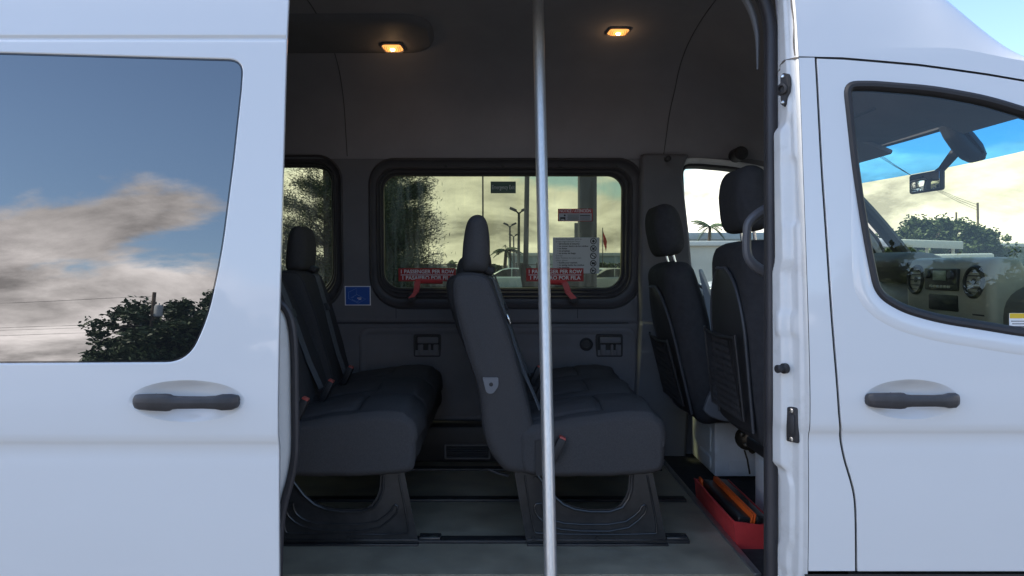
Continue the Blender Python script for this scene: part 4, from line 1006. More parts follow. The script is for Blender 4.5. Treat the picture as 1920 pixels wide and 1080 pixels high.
for a in (20, 140, 260): g.disc(c + Vector((.028 * math.cos(R(a)), -.008, .028 * math.sin(R(a)))), (-.4, -1, .1), [(.012, 0), (.010, .016), (.004, .018)], 10)
g.tube([c + Vector((.02, 0, -.05)), c + Vector((.05, .02, -.04)), c + Vector((.10, .03, -.03))], .018, 8)
g.tube([c + Vector((-.01, 0, -.05)), c + Vector((-.0, -.01, -.09)), c + Vector((.01, -.01, -.15))], .004, 6); g.build('recliner_mechanism', MECH, dsx)
# belt stalk on the driver seat
g = MB(); g.tube([W(1300, 722, 3.6), W(1285, 728, 3.55), W(1272, 732, 3.52)], .012, 8); g.box(W(1270, 733, 3.5), (.04, .02, .03), bev=.004); g.build('belt_anchor', SHELL, dsx)
# white canister strapped beside the passenger seat
cn_ = empty('canister', W(1440, 780, 2.40), 'slim white canister with black top beside the passenger seat', 'canister')
g = MB(); g.disc(W(1444, 778, 2.40), (0, 0, 1), [(.012, 0), (.018, .01), (.018, .105), (.013, .115)], 18); g.build('body', pm('cream_plastic', (.55, .54, .48), .5, var=.06), cn_)
g = MB(); g.disc(W(1444, 708, 2.40), (0, 0, 1), [(.014, 0), (.016, .01), (.016, .09), (.010, .10)], 18); g.build('cap', CASE, cn_)

# ================================================================== EMERGENCY TRIANGLE CASE
tk = empty('triangle_case', (.85, 2.85, CZ + FL - .01), 'open red plastic case of folded warning triangles on the cab floor', 'case')
zb = CZ + FL - .012
def trough():
    m = MB(); x0, x1, y0, y1 = .795, .925, 2.59, 3.10; t = .004; h = .095
    m.box(((x0 + x1) / 2, (y0 + y1) / 2, zb + .006), (x1 - x0 - .02, y1 - y0, .008), bev=.002)
    for xx, s in ((x0, 1), (x1, -1)):
        m.box((xx + s * .004, (y0 + y1) / 2, zb + h / 2), (t, y1 - y0, h), rot=Matrix.Rotation(R(-6 * s), 3, 'Y'), bev=.0015)
    for yy in (y0, y1):
        pts = [(x0 + .006, 0), (x1 - .006, 0), (x1 + .004, h - .004), ((x0 + x1) / 2 + .02, h - .012), (x0 - .004, h)]
        m.add([(x, yy - .003, zb + z) for x, z in pts] + [(x, yy + .003, zb + z) for x, z in pts], [(0, 1, 2, 3, 4)[::1], (9, 8, 7, 6, 5)] + [(k, 5 + k, 5 + (k + 1) % 5, (k + 1) % 5) for k in range(5)])
    m.tube([(x0 - .004, y0, zb + h), (x0 - .006, 2.8, zb + h - .003), (x0 - .005, 2.95, zb + h + .002), (x0 - .004, y1, zb + h)], .004, 6)
    return m
trough().build('tray', RED, tk)
for xx, z, w in ((.835, .075, .045), (.893, .078, .038)):
    g = MB(); g.box((xx, 2.845, zb + z), (w, .46, .05), rot=Matrix.Rotation(R(8), 3, 'Y'), bev=.006, seg=3)
    g.disc((xx, 2.613, zb + z), (0, -1, 0), [(.016, 0), (.016, .006), (.009, .006), (.008, .001), (.002, .001)], 14); g.build('folded_stand', CASE, tk)
for xx in (.860, .869):
    g = MB(); g.box((xx, 2.845, zb + .085), (.006, .47, .055), rot=Matrix.Rotation(R(10), 3, 'Y'), bev=.002); g.build('reflector_arm', ORANGE, tk)
g = MB(); g.box((.806, 3.06, zb + .085), (.008, .04, .05), bev=.002); g.build('reflector_arm', ORANGE, tk)

# ================================================================== DOME LIGHTS
def dome(px, py, label, slant, lift=0.0):
    # hit the headliner along the view ray
    best = None
    for k in range(400):
        y = 3.85 - .9 * k / 400; x, z = q(px, py, y); hz_ = headz(y)
        if z <= hz_: best = (x, y, CZ + hz_) if best is None else best
        if best is not None and False: break
    # first y (from far) where the ray is still under the liner going nearer: take crossing
    prev = None
    for k in range(600):
        y = 2.9 + .95 * k / 600; x, z = q(px, py, y)
        if z > headz(y): best = (x, y, CZ + headz(y)); break
    c_ = Vector(best) - Vector((0, lift * .35, lift)); e_ = .02
    s_ = (headz(c_.y + e_) - headz(c_.y - e_)) / (2 * e_); nrm = Vector((0, s_, -1)).normalized()
    u = Vector((1, 0, 0)); v = nrm.cross(u).normalized()
    if v.y < 0: v = -v
    root = empty('dome_light', c_, label, 'lamp', 'lit interior dome lights')
    def ring(w, h, lift): 
        out = []
        for (a, b) in fillet([(-w, -h), (w, -h), (w, h), (-w, h)], [h * .9, h * .35, h * .9, h * .35] if slant > 0 else [h * .35, h * .9, h * .35, h * .9], 6): out.append(c_ + u * (a + slant * b * .25) + v * b + nrm * lift)
        return out
    g = MB(); L = [ring(.052, .040, -.002), ring(.052, .040, .006), ring(.047, .035, .010), ring(.043, .031, .006)]; n = len(L[0])
    g.add([p for r_ in L for p in r_], [(i * n + k, i * n + (k + 1) % n, (i + 1) * n + (k + 1) % n, (i + 1) * n + k) for i in range(3) for k in range(n)]); g.build('bezel', TRIM, root)
    g = MB(); L = [ring(.043, .031, .006), ring(.036, .025, .012), ring(.020, .012, .015)]
    g.add([p for r_ in L for p in r_], [(i * n + k, i * n + (k + 1) % n, (i + 1) * n + (k + 1) % n, (i + 1) * n + k) for i in range(2) for k in range(n)] + [tuple(2 * n + k for k in range(n))]); ln = g.build('lens', LAMP, root)
    g = MB()
    for k in range(9):
        a = -.034 + .0085 * k; g.tube([c_ + u * a - v * .022 + nrm * .0125, c_ + u * a + nrm * .0155, c_ + u * a + v * .022 + nrm * .0125], .0012, 4)
    g.build('lens_rib', pm('lens_rib_amber', (.35, .16, .04), .4) if 'lens_rib_amber' not in MATS else MATS['lens_rib_amber'], ln)
    g = MB(); g.disc(c_ + nrm * .0145, nrm, [(.011, 0), (.008, .004), (.003, .0045)], 14); g.build('bulb', BULB, ln)
    ld = bpy.data.lights.new('dome_bulb', 'POINT'); ld.energy = 0.045; ld.color = (1, .6, .3); ld.shadow_soft_size = .02
    lo = bpy.data.objects.new('dome_bulb', ld); COL.objects.link(lo); lo.location = c_ + nrm * .05
dome(737, 77, 'lit amber dome light on the dark overhead panel, left', 1, .028)
dome(1159, 57, 'lit amber dome light on the plain headliner, right of the pole', -1)

# ================================================================== SIGNS AND STICKERS
def sgn(name, label, cat, x0, y0, x1, y1, m, d=3.93, group=None):
    cx, cz = q((x0 + x1) / 2, (y0 + y1) / 2, d); w = (x1 - x0) * d / F; h = (y1 - y0) * d / F
    o = MB(); o.box((0, 0, 0), (w, .0012, h)); ob = o.build(name, m, None, smooth=False); tag(ob, label, cat, group)
    yy = yglass(cx, cz) - .012
    ob.location = (cx, yy, CZ + cz); ob.rotation_euler = (R(4.3), 0, 0)
    return ob, w, h
def bar(par, x, z, w, h, m, name='printed_bar', y=-.0012):
    o = MB(); o.box((x, y, z), (w, .0008, h)); ob = add(name, o.v, o.f, m, None, False); ob.parent = par; return ob
s, w, h = sgn('emergency_sign', 'dark green Emergency Exit sticker at the top of the window', 'sign', 920, 341, 967, 363, GREEN)
text('Emergency Exit', h * .50, 0, -.001, 0, GREYTX, s, width=w * .90, align='CENTER', bold=.0003)
for a, lab in ((746, 'red one-passenger-per-row sticker on the glass, left of the near headrest'), (987, 'red one-passenger-per-row sticker crossed by the steel pole')):
    s, w, h = sgn('row_sticker', lab, 'sticker', a, 503, a + 108, 527.5, REDS, group='red row stickers')
    text('1 PASSENGER PER ROW', h * .40, 0, -.001, h * .23, WHT, s, width=w * .93, align='CENTER', bold=.0006)
    text('1 PASAJERO POR FILA', h * .40, 0, -.001, -h * .25, WHT, s, width=w * .88, align='CENTER', bold=.0006)
    bar(s, 0, -.001, w * .92, h * .05, WHT)
s, w, h = sgn('notice_sticker', 'small red and white notice sticker above the white rules sheet', 'sticker', 1046, 391.5, 1111, 415, REDS)
bar(s, 0, -h * .16, w * .95, h * .60, PAPER)
text('NOTICE / ATENCIÓN', h * .34, 0, -.0012, h * .32, WHT, s, width=w * .90, align='CENTER', bold=.0004)
bar(s, -w * .36, -h * .24, w * .15, h * .14, BLK, y=-.0022); bar(s, -w * .42, -h * .32, w * .025, h * .22, BLK, y=-.0022); bar(s, -w * .30, -h * .30, w * .03, h * .26, BLK, y=-.0022)
o = MB(); o.disc((-w * .305, -.0018, -h * .03), (0, -1, 0), [(h * .075, 0), (h * .075, .0006)], 12); ob = add('pictogram_head', o.v, o.f, BLK, None, False); ob.parent = s
for k in range(5): bar(s, -w * .06, -h * (.0 + .09 * k), w * (.34 - .03 * (k % 2)), h * .035, INKG, 'printed_line', y=-.0022)
bar(s, w * .28, -h * .03, w * .30, h * .08, INKG, 'printed_line', y=-.0022)
for k in range(4): bar(s, w * .28, -h * (.14 + .085 * k), w * (.32 - .04 * (k % 2)), h * .03, INKG, 'printed_line', y=-.0022)
s, w, h = sgn('rules_sheet', 'white sheet of bilingual passenger rules with round black pictograms', 'sign', 1037, 445, 1124.5, 513, PAPER, d=3.935)
s.location.y += .006
lines = [('Estimados Pacientes, para su', .06, 0), ('propia seguridad por favor:', .06, 0), ('• abrocharse el cinturón', .10, 1), ('• no comer dentro de los minibus', .10, 1), ('• no fumar', .10, 1), ('• no propinas', .10, 1), ('• no armas de fuego', .10, 1), ('Gracias', .06, 0), ('Dear Patients, for your own', .06, 0), ('safety, please:', .06, 0), ('• buckle your seatbelt', .10, 1), ('• no eating inside the minibus', .10, 1), ('• no smoking', .10, 1), ('• no tips', .10, 1), ('• no firearms', .10, 1)]
for k, (tx, ind, bd) in enumerate(lines):
    text(tx, h * .062, -w / 2 + w * ind, -.001, h * (.455 - .0655 * k), BLK if bd else INKG, s, bold=.0003 if bd else .0)
for k in range(5):
    o = MB(); cz = h * (.40 - .205 * k); cx = w * .37; r0 = h * .078
    rp = [(cx + r0 * math.cos(a), cz + r0 * math.sin(a)) for a in [2 * math.pi * j / 24 for j in range(24)]]
    o.tube([(a, -.0012, b) for a, b in rp], h * .012, 5, closed=True)
    if k == 0:
        o.box((cx, -.0013, cz), (r0 * 1.1, .0008, r0 * .35)); o.box((cx, -.0013, cz), (r0 * .5, .0008, r0 * 1.0))
    else:
        o.tube([(cx - r0 * .7, -.0014, cz + r0 * .7), (cx + r0 * .7, -.0014, cz - r0 * .7)], h * .009, 5)
        if k == 1: o.box((cx, -.0013, cz), (r0 * 1.2, .0008, r0 * .4), rot=Matrix.Rotation(R(-30), 3, 'Y')); o.box((cx, -.0013, cz - r0 * .2), (r0 * .3, .0008, r0 * .9))
        if k == 2: o.box((cx, -.0013, cz), (r0 * 1.2, .0008, r0 * .2), rot=Matrix.Rotation(R(20), 3, 'Y'))
        if k == 3: o.box((cx, -.0013, cz), (r0 * 1.15, .0008, r0 * .75))
        if k == 4: o.box((cx, -.0013, cz + r0 * .15), (r0 * 1.2, .0008, r0 * .3)); o.box((cx - r0 * .3, -.0013, cz - r0 * .2), (r0 * .3, .0008, r0 * .7))
    ob = add('pictogram', o.v, o.f, BLK, None, False); ob.parent = s
# blue sticker on the window pillar
s, w, h = sgn('blue_sticker', 'blue sticker with white line drawing on the trim between the windows', 'sticker', 644, 536.5, 693, 573.5, WHT, d=3.88)
s.location.y = ywall(0, q(0, 555, 3.88)[1]) - .003
bar(s, 0, 0, w * .93, h * .91, BLUE)
o = MB()
def ln(*pts): o.tube([(w * (a - .5), -.0022, h * (.5 - b)) for a, b in pts], .0009, 4)
ln((.15, .65), (.15, .32), (.45, .12), (.45, .42), (.80, .68), (.52, .88), (.15, .65), (.45, .45))
ln((.26, .62), (.36, .55)); ln((.36, .72), (.42, .78)); ln((.45, .80), (.55, .76)); ln((.28, .68), (.34, .74))
ob = add('line_drawing', o.v, o.f, LBLUE, None, False); ob.parent = s
bar(s, w * .06, h * -.12, w * .16, h * .035, WHT, 'printed_line', y=-.0022); bar(s, w * .08, h * -.19, w * .10, h * .03, WHT, 'printed_line', y=-.0022)

# emergency window levers
def lever(pts_bar, pts_arm, label):
    root = empty('emergency_lever', W(*pts_arm[-1], 3.84), label, 'lever', 'red emergency window levers')
    g = MB(); g.tube([W(a, b, 3.86) for a, b in pts_bar], .012, 8); g.build('bar', RED, root)
    g = MB(); g.ribbon([W(a, b, 3.85) for a, b in pts_arm], (1, 0, .2), .030, .014); g.build('arm', RED, root)
    g = MB(); g.disc(W(*pts_arm[-1], 3.855), (0, -1, 0), [(.022, -.03), (.022, .004), (.010, .006)], 16); g.build('pivot', TRIMD, root)
    g = MB(); g.disc(W(*pts_arm[2], 3.845), (0, -1, 0), [(.010, 0), (.009, .005)], 12); g.build('rivet', RED, root)
lever([(780, 527), (830, 528)], [(783, 527), (782, 538), (780, 548), (771, 558)], 'red emergency lever under the window at left')
lever([(1015, 529), (1062, 530)], [(1058, 529), (1063, 540), (1065, 548), (1076, 560)], 'red emergency lever under the window, right of the pole')

# ================================================================== SURROUNDINGS
def leaf_quads(pts, size, drop=0.0, aspect=.5, seed=1, dirs=None):
    rnd = random.Random(seed); vs = []; fs = []
    for ip_, p in enumerate(pts):
        a = rnd.uniform(0, 2 * math.pi); e = rnd.uniform(-.9, .9); s_ = size * rnd.uniform(.6, 1.3)
        d = Vector((math.cos(a) * math.cos(e), math.sin(a) * math.cos(e), math.sin(e) - drop)).normalized()
        if dirs: d = (dirs[ip_] + d * 1.1).normalized()
        n_ = d.cross(Vector((rnd.uniform(-1, 1), rnd.uniform(-1, 1), rnd.uniform(-1, 1)))).normalized() * (s_ * aspect)
        b = len(vs); d = d * s_
        vs += [p - d, p + n_, p + d, p - n_]; fs.append((b, b + 1, b + 2, b + 3))
    return vs, fs
def casuarina(x, y, h, w, lean, label, seed):
    rnd = random.Random(seed); root = empty('casuarina_tree', (x, y, 0), label, 'tree', 'feathery trees beyond the window')
    tk_ = MB(); P0 = [Vector((x + lean * (k / 12) ** 1.5, y, h * k / 12)) for k in range(13)]
    tk_.tube(P0, [max(.015, .20 * (1 - k / 12.5)) for k in range(13)], 8)
    pts = []; dirs = []
    for i in range(190):
        t = rnd.uniform(.06, 1.0); j = int(t * 12); base = P0[min(j, 12)]
        a = rnd.uniform(0, 2 * math.pi); L = w * (1.08 - t ** 1.4) * rnd.uniform(.5, 1.1); up = rnd.uniform(.15, .65)
        tip = base + Vector((math.cos(a) * L, math.sin(a) * L, L * up)); mid = base.lerp(tip, .5) + Vector((0, 0, L * .08))
        tk_.tube([base, mid, tip], [.035, .02, .008], 5)
        nn = int(120 + 420 * L)
        for k in range(nn):
            s_ = rnd.uniform(.25, 1.05); p = base.lerp(mid, s_ * 2) if s_ < .5 else mid.lerp(tip, (s_ - .5) * 2)
            pts.append(p + Vector((rnd.gauss(0, .13), rnd.gauss(0, .13), rnd.gauss(-.02, .13)))); dirs.append((tip - base).normalized() + Vector((0, 0, .15)))
    tk_.build('trunk', BARK, root)
    vs, fs = leaf_quads(pts, .055, .1, .15, seed, dirs); add('crown', vs, fs, LEAFC, root, False)
casuarina(-2.75, 19, 7.6, 1.45, .3, 'tall feathery tree filling the left of the main side window', 3)
casuarina(-4.6, 21, 8.4, 1.8, -.3, 'dense feathery tree behind the far-left rear window', 4)
casuarina(-6.4, 18, 8.0, 1.9, .2, 'dense feathery tree at the outer edge of the rear window', 5)
casuarina(-3.6, 26, 9.0, 1.6, .2, 'feathery tree standing farther back between two nearer ones', 8)
def broad(x, y, h, w, label, seed, grp='broadleaf trees', nclump=46, leaf=.16, per=130, name='broadleaf_tree', zlow=.25):
    rnd = random.Random(seed); root = empty(name, (x, y, 0), label, 'tree', grp)
    t = MB(); t.tube([(x, y, 0), (x + .1, y, h * .2), (x, y, h * .4)], [.035 * h, .028 * h, .02 * h], 8); pts = []
    for i in range(nclump):
        a = rnd.uniform(0, 2 * math.pi); rr_ = w / 2 * math.sqrt(rnd.uniform(.02, 1)); zz = h * (zlow + (1 - zlow) * rnd.uniform(.05, 1) * (1 - .45 * (rr_ / (w / 2)) ** 2))
        c_ = Vector((x + rr_ * math.cos(a), y + rr_ * math.sin(a), zz - h * .05)); cr_ = h * rnd.uniform(.06, .12)
        t.tube([(x, y, h * .33), tuple(Vector((x, y, h * .4)).lerp(c_, .5) + Vector((0, 0, h * .03))), tuple(c_)], [.014 * h, .009 * h, .003 * h], 5)
        for k in range(per):
            d = Vector((rnd.gauss(0, 1), rnd.gauss(0, 1), rnd.gauss(0, .6))); pts.append(c_ + d.normalized() * cr_ * rnd.uniform(.3, 1.25))
    t.build('trunk', BARK, root); vs, fs = leaf_quads(pts, leaf, 0, .55, seed); add('crown', vs, fs, LEAFB, root, False)
def palm(x, y, h, label, seed, fr_=1.5, name='palm_tree'):
    rnd = random.Random(seed); root = empty(name, (x, y, 0), label, 'palm', 'palm trees')
    t = MB(); t.tube([(x, y, 0), (x + .08 * h * .3, y, h * .5), (x + .06 * h, y, h)], [.18, .14, .12], 8); t.build('trunk', BARK, root)
    c_ = Vector((x + .06 * h, y, h)); m = MB()
    for k in range(17):
        a = 2 * math.pi * k / 17 + rnd.uniform(-.2, .2); up = rnd.uniform(-.25, .85); L = fr_ * rnd.uniform(.8, 1.1); pts = []
        for j in range(7):
            s_ = j / 6; pts.append(c_ + Vector((math.cos(a) * L * s_, math.sin(a) * L * s_, L * (up * s_ - .6 * s_ * s_))))
        m.tube(pts, [.02] * 7, 4); sd_ = Vector((-math.sin(a), math.cos(a), 0))
        for j in range(1, 24):
            s_ = j / 24 * 6; i0 = min(5, int(s_)); p = pts[i0].lerp(pts[i0 + 1], s_ - i0); l_ = .32 * L * math.sin(math.pi * (.12 + .8 * j / 24))
            for sg in (-1, 1):
                e_ = p + sd_ * sg * l_ * .75 + Vector((math.cos(a), math.sin(a), 0)) * l_ * .4 - Vector((0, 0, l_ * .45)); wv = Vector((math.cos(a), math.sin(a), 0)) * .03 * L
                m.add([p - wv, p + wv, e_], [(0, 1, 2)])
    m.build('fronds', LEAFP, root, smooth=False, autosm=None)
def at(px, py, d): v = W(px, py, d); return v
p = at(945, 462, 60); palm(p.x, 60, p.z - .3, 'small palm tree seen beside the near headrest through the window', 11, 1.3)
p = at(1325, 424, 64); palm(p.x, 64, p.z, 'lone palm tree above the blue-grey roof in the driver window', 12, 1.5)
def bush(px, py, d, w, label, seed):
    p = at(px, py, d); broad(p.x, d, p.z, w, label, seed, 'shrubs beyond the lot', 22, .18, 110, 'shrub', .08)
bush(868, 462, 48, 3.2, 'dark shrub left of the near headrest through the window', 21)
bush(905, 462, 55, 2.6, 'dark shrub right behind the near headrest', 22)
bush(925, 490, 52, 3.4, 'low dark shrub above the pale blue sedan', 23)
bush(1140, 470, 58, 2.4, 'dark shrub at the right edge of the main side window', 24)
p = at(1092, 446, 75); broad(p.x - 1, 75, p.z, 3.4, 'thin pale tree above the rules sheet', 25, 'broadleaf trees', 12, .14, 60)
# poles
def pole(name, label, px_top, py_top, px_bot, d, r, heads=None, cat='lamp post', mt=POLEM, grp=None):
    a = at(px_top, py_top, d); x_b = (px_bot - VX) * d / F
    root = empty(name, (x_b, d, 0), label, cat, grp)
    g = MB(); g.tube([(x_b, d, 0), (x_b * .5 + a.x * .5, d, a.z * .5), tuple(a)], [r, r * .9, r * .75], 10); g.build('post', mt, root)
    if heads:
        for s_ in heads:
            g = MB(); g.tube([tuple(a + Vector((0, 0, -.1))), tuple(a + Vector((s_ * .16, 0, .08)))], .04, 6); g.box(a + Vector((s_ * .32, 0, .16)), (.40, .30, .14), rot=Matrix.Rotation(R(-24 * s_), 3, 'Y'), bev=.03); g.build('lamp_head', mt, root)
pole('street_lamp', 'tall twin-headed street lamp left of the steel pole', 973, 398, 972, 42, .09, (-1, 1), grp='street lamps')
pole('street_lamp', 'shorter slim street lamp between the headrest and the taller lamp', 956, 424, 957, 60, .09, (-1, 1), grp='street lamps')
pole('street_lamp', 'smallest most distant street lamp beside the palm', 963, 443, 964, 78, .09, (-1, 1), grp='street lamps')
pole('antenna_mast', 'thin dark mast rising straight above the near headrest', 905, 250, 906, 40, .05, cat='mast')
pole('slim_post', 'slim leaning dark post just left of the steel grab pole', 991, 150, 984, 20, .075, cat='post')
a = W(1101, 335, 12); root = empty('square_column', (a.x, 12, 0), 'thick dark square column behind the notice sticker', 'column')
g = MB(); g.box((a.x, 12, 2.6), (.27, .27, 5.2), bev=.012); g.build('shaft', POLEM, root)
g = MB(); g.box((a.x - .03, 12.16, 1.15), (.31, .02, 2.3), bev=.006); g.build('lower_sleeve', POLEM, root)
g = MB(); g.box((a.x, 12, .03), (.5, .5, .06), bev=.01); g.build('base_plate', POLEM, root)
# flag
p = at(1130, 430, 50); root = empty('flag_pole', (p.x, 50, 0), 'thin pole with a small red flag at the right of the window', 'flag')
g = MB(); g.tube([(p.x, 50, 0), (p.x, 50, p.z + .1)], .03, 6); g.build('post', POLEM, root)
g = MB(); grid(g, [[(p.x + .03 + .26 * (i / 8) * (1 - .3 * k / 6), 50 + .08 * math.sin(i * .9 + k), p.z - .1 - .11 * k - .09 * i) for k in range(7)] for i in range(9)]); g.build('cloth', FLAGM, root)
# buildings
def building(name, label, px0, px1, pyt, d, depth, mt, nwin=0, roof=ROOFM, fascia=.35, door=False):
    x0 = (px0 - VX) * d / F; x1 = (px1 - VX) * d / F; h = CZ + (VY - pyt) * d / F
    root = empty(name, ((x0 + x1) / 2, d + depth / 2, 0), label, 'building')
    g = MB(); g.box(((x0 + x1) / 2, d + depth / 2, h / 2 - .1), (x1 - x0, depth, h - .2)); g.build('wall', mt, root, smooth=False)
    g = MB(); g.box(((x0 + x1) / 2, d + depth / 2, h - fascia / 2), (x1 - x0 + .4, depth + .4, fascia), bev=.03); g.build('roof', roof, root)
    for k in range(nwin):
        xc = x0 + (x1 - x0) * (k + .5) / nwin
        g = MB(); g.box((xc, d - .02, h * .48), (1.1, .1, h * .32), bev=.01); wn_ = g.build('window', FASC, root)
        g = MB(); g.box((xc, d - .075, h * .48), (.96, .02, h * .28)); g.build('pane', WINB, root, smooth=False)
    if door:
        xc = x0 + (x1 - x0) * .62; g = MB(); g.box((xc, d - .03, 1.05), (1.0, .08, 2.1), bev=.01); g.build('door', WINB, root)
    return root
building('low_building', 'long low blue-grey building behind the parked cars', 955, 1225, 474, 85, 14, BLDB, 7)
building('flat_roof_building', 'blue-grey flat-roofed building under the lone palm', 1270, 1440, 436, 66, 10, BLDB, 4, roof=BLDB, fascia=.6)
building('cream_building', 'pale cream low building seen through the driver window', 1235, 1480, 452, 40, 9, BLDC, 3, roof=FASC, fascia=.25)
b_ = building('far_shop', 'distant low grey building at the right through the windshield', 1860, 2050, 456, 70, 10, BLDB, 4)
# carports seen through the windshield
def carport(px0, px1, py, d, depth, label, tilt):
    x0 = (px0 - VX) * d / F; x1 = (px1 - VX) * d / F; h = CZ + (VY - py) * d / F
    root = empty('carport', ((x0 + x1) / 2, d, 0), label, 'carport', 'white carports across the lot')
    g = MB(); g.box(((x0 + x1) / 2, d + depth / 2, h), (x1 - x0, depth, .12), rot=Matrix.Rotation(R(tilt), 3, 'Y'), bev=.02); g.build('roof', ROOFM, root)
    g = MB(); g.box(((x0 + x1) / 2, d - .03, h - .13), (x1 - x0, .05, .32), rot=Matrix.Rotation(R(tilt), 3, 'Y'), bev=.01); g.build('fascia', FASC, root)
    for fx in (.05, .35, .65, .95):
        g = MB(); g.tube([(x0 + (x1 - x0) * fx, d + .4, 0), (x0 + (x1 - x0) * fx, d + .4, h - .05)], .07, 8); g.build('post', FASC, root)
carport(1640, 1805, 452, 34, 7, 'farther white carport roof below the trees', 2)
carport(1690, 1862, 480, 22, 5, 'nearer white carport roof just above the dashboard', -1)
p = at(1770, 408, 62); broad(p.x - .6, 62, p.z + .35, 9.0, 'bushy tree above the carports through the windshield', 31, 'broadleaf trees', 150, .16, 150, zlow=.3)
p = at(1708, 425, 70); broad(p.x, 70, p.z + .3, 7.5, 'smaller bushy tree left of the big one above the carports', 32, 'broadleaf trees', 100, .17, 130, zlow=.3)
p = at(1850, 425, 72); broad(p.x, 72, p.z, 5, 'rounded tree at the right end above the carports', 33, 'broadleaf trees', 80, .17, 130, zlow=.3)
pole('utility_pole', 'thin dark utility pole above the trees through the windshield', 1833, 380, 1835, 75, .14, None, 'utility pole', WOODP, 'utility poles')
pole('utility_pole', 'shorter distant utility pole left of the other in the windshield', 1793, 398, 1794, 90, .14, None, 'utility pole', WOODP, 'utility poles')
pl_ = empty('power_lines', at(1833, 390, 75), 'thin power lines running up from the utility pole ahead', 'wires')
for k in range(3):
    wr_ = MB()
    A = at(1833, 384 + 5 * k, 75); B_ = Vector((A.x - 40, 45, A.z + 14 + k)); wr_.tube([A.lerp(B_, t / 12) - Vector((0, 0, 2.4 * (1 - (t / 6 - 1) ** 2))) for t in range(13)], .02, 4); wr_.build('wire', BLK, pl_)
# parked cars
def car(x, y, rz, col, label):
    root = empty('parked_car', (0, 0, 0), label, 'car', 'cars parked in the lot')
    body = [(-2.25, .35), (-2.28, .70), (-2.15, .92), (-1.55, .98), (-1.0, 1.00), (.75, .98), (1.55, .88), (2.1, .76), (2.28, .58), (2.25, .32), (1.8, .28), (-1.9, .28)]
    cab = [(-1.75, .94), (-1.30, 1.22), (-.75, 1.42), (.0, 1.46), (.45, 1.40), (1.05, 1.08), (1.28, .92)]
    paint = pm('car_paint_' + label.split()[0], col, .3, coat=.6, var=.02)
    def place(m): m.v = [Vector((v.x, v.y, v.z - CZ)) for v in m.v]; return m
    g = MB(); soft(g, body, -.88, .88, .10, n=70, it=1, dy=.25); place(g).build('body', paint, root, autosm=None)
    g = MB(); soft(g, cab + [(1.0, .85), (-1.5, .85)], -.74, .74, .16, n=60, it=1, dy=.25); place(g).build('roof', paint, root, autosm=None)
    for s_ in (-1, 1):
        yy = s_ * .742
        for poly in ([(-1.22, .99), (-1.0, 1.22), (-.62, 1.37), (-.12, 1.40), (-.12, .99)], [(-.06, .99), (-.06, 1.40), (.38, 1.34), (.98, 1.02)]):
            g = MB(); v_, f_ = region(poly, [], lambda x, z: yy, rows=[]); g.add(v_, f_); place(g).build('side_window', WINB, root, smooth=False)
        for xx in (-1.38, 1.38):
            g = MB(); g.disc((xx, s_ * .80, .32 + CZ), (0, s_, 0), [(.19, -.05), (.32, -.04), (.33, 0), (.32, .08), (.21, .09)], 22); place(g).build('wheel', TYRE, root)
            g = MB(); g.disc((xx, s_ * .80, .32 + CZ), (0, s_, 0), [(.21, .06), (.20, .095), (.05, .085)], 18); place(g).build('rim', RIMM, root)
        g = MB(); g.box((2.16, s_ * .62, .66 + CZ), (.14, .36, .12), bev=.03); place(g).build('headlight', TRANSF, root)
        g = MB(); g.box((-2.2, s_ * .64, .80 + CZ), (.10, .34, .14), bev=.03); place(g).build('taillight', REDS, root)
    for pa, pb in (((.52, 1.37), (1.10, 1.03)), ((-1.32, 1.19), (-1.68, .98))):
        g = MB(); o_ = .03; g.add([(pa[0] + (o_ if pa[0] > 0 else -o_), -.62, pa[1] + CZ), (pa[0] + (o_ if pa[0] > 0 else -o_), .62, pa[1] + CZ), (pb[0] + (o_ if pa[0] > 0 else -o_), .66, pb[1] + CZ), (pb[0] + (o_ if pa[0] > 0 else -o_), -.66, pb[1] + CZ)], [(0, 1, 2, 3)]); place(g).build('windscreen', WINB, root, smooth=False)
    root.location = (x, y, 0); root.rotation_euler = (0, 0, R(rz))
car(.75, 41, 168, (.36, .46, .52), 'pale blue sedan parked in view beside the near headrest')
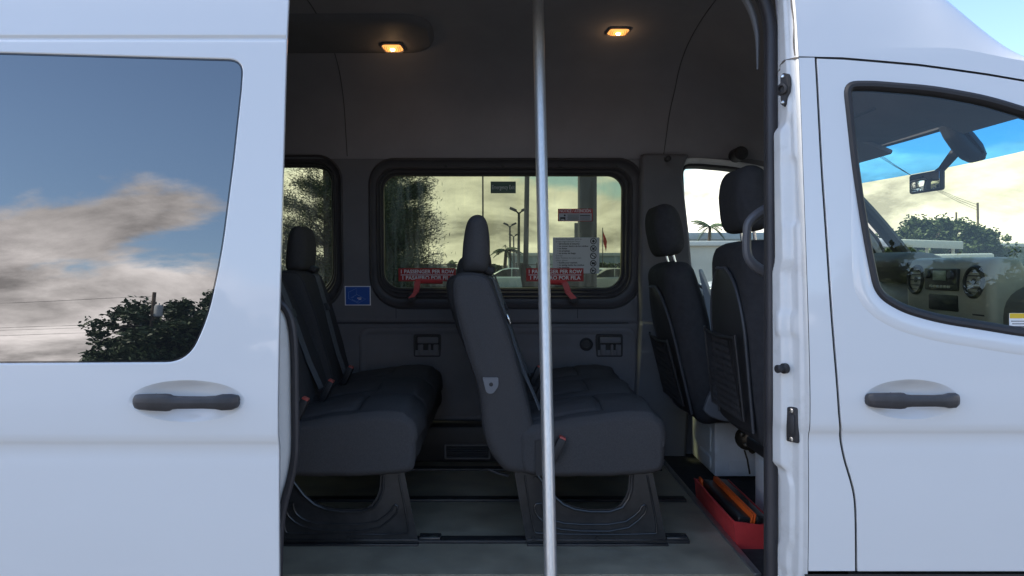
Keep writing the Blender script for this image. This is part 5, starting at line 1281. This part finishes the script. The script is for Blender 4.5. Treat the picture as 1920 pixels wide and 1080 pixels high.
car(-2.1, 46, 20, (.6, .6, .58), 'white sedan partly behind the left red sticker')
car(-4.7, 18.5 - 3, 70, (.50, .58, .62), 'silver sedan at the lower corner of the rear window')
car(5.6, 40, 200, (.55, .53, .48), 'tan sedan behind the lower right corner of the main window')
car(10.8, 33, 190, (.6, .6, .6), 'light car in front of the cream building')

# ---- things across the street behind the camera, reflected in the dark door glass; two trees are added
broad(-23.2, -54, 9.6, 13, 'big dark spreading tree reflected in the door window', 41, 'trees across the street', 150, .24, 170, zlow=.10)
broad(-31, -62, 4.6, 4.5, 'low rounded bush left of the tree in the reflection', 42, 'trees across the street', 24, .2, 110, zlow=.05)
palm(-34.2, -62, 2.6, 'small fan of palm fronds at the left in the reflection', 43, 1.6)
broad(18, -30, 8.4, 8.5, 'wide tree added to darken the front door glass reflection, rear end', 51, 'trees across the street', 230, .2, 150, zlow=.0)  # invented tree, blocks bright sky from the front glass so the dash shows
broad(26, -31, 8.8, 9.5, 'wide tree added to darken the front door glass reflection, front end', 52, 'trees across the street', 230, .2, 150, zlow=.0)  # second invented tree, keeps the lower front glass reflection dark
ux, uy = -24.3, -50
root = empty('utility_pole', (ux, uy, 0), 'wooden utility pole with grey transformer reflected in the door window', 'utility pole', 'utility poles')
g = MB(); g.tube([(ux, uy, 0), (ux, uy, 4), (ux, uy, 8.4)], [.16, .15, .13], 10); g.build('post', WOODP, root)
g = MB(); g.disc((ux + .42, uy + .05, 6.1), (0, 0, 1), [(.20, 0), (.30, .05), (.30, 1.0), (.26, 1.1), (.1, 1.15)], 20); tf = g.build('transformer', TRANSF, root)
g = MB(); g.tube([(ux + .42, uy, 7.2), (ux + .42, uy, 7.45)], .05, 8); g.build('insulator', BLDW, tf)
for k, z in enumerate((8.1, 5.6, 5.3, 4.7)):
    g = MB(); g.tube([(ux - 60 * t / 16 * 1.0, uy - 3 * t / 16, z - 1.0 * (1 - (t / 8 - 1) ** 2)) for t in range(17)], .015, 4); g.build('wire', BLK, root)
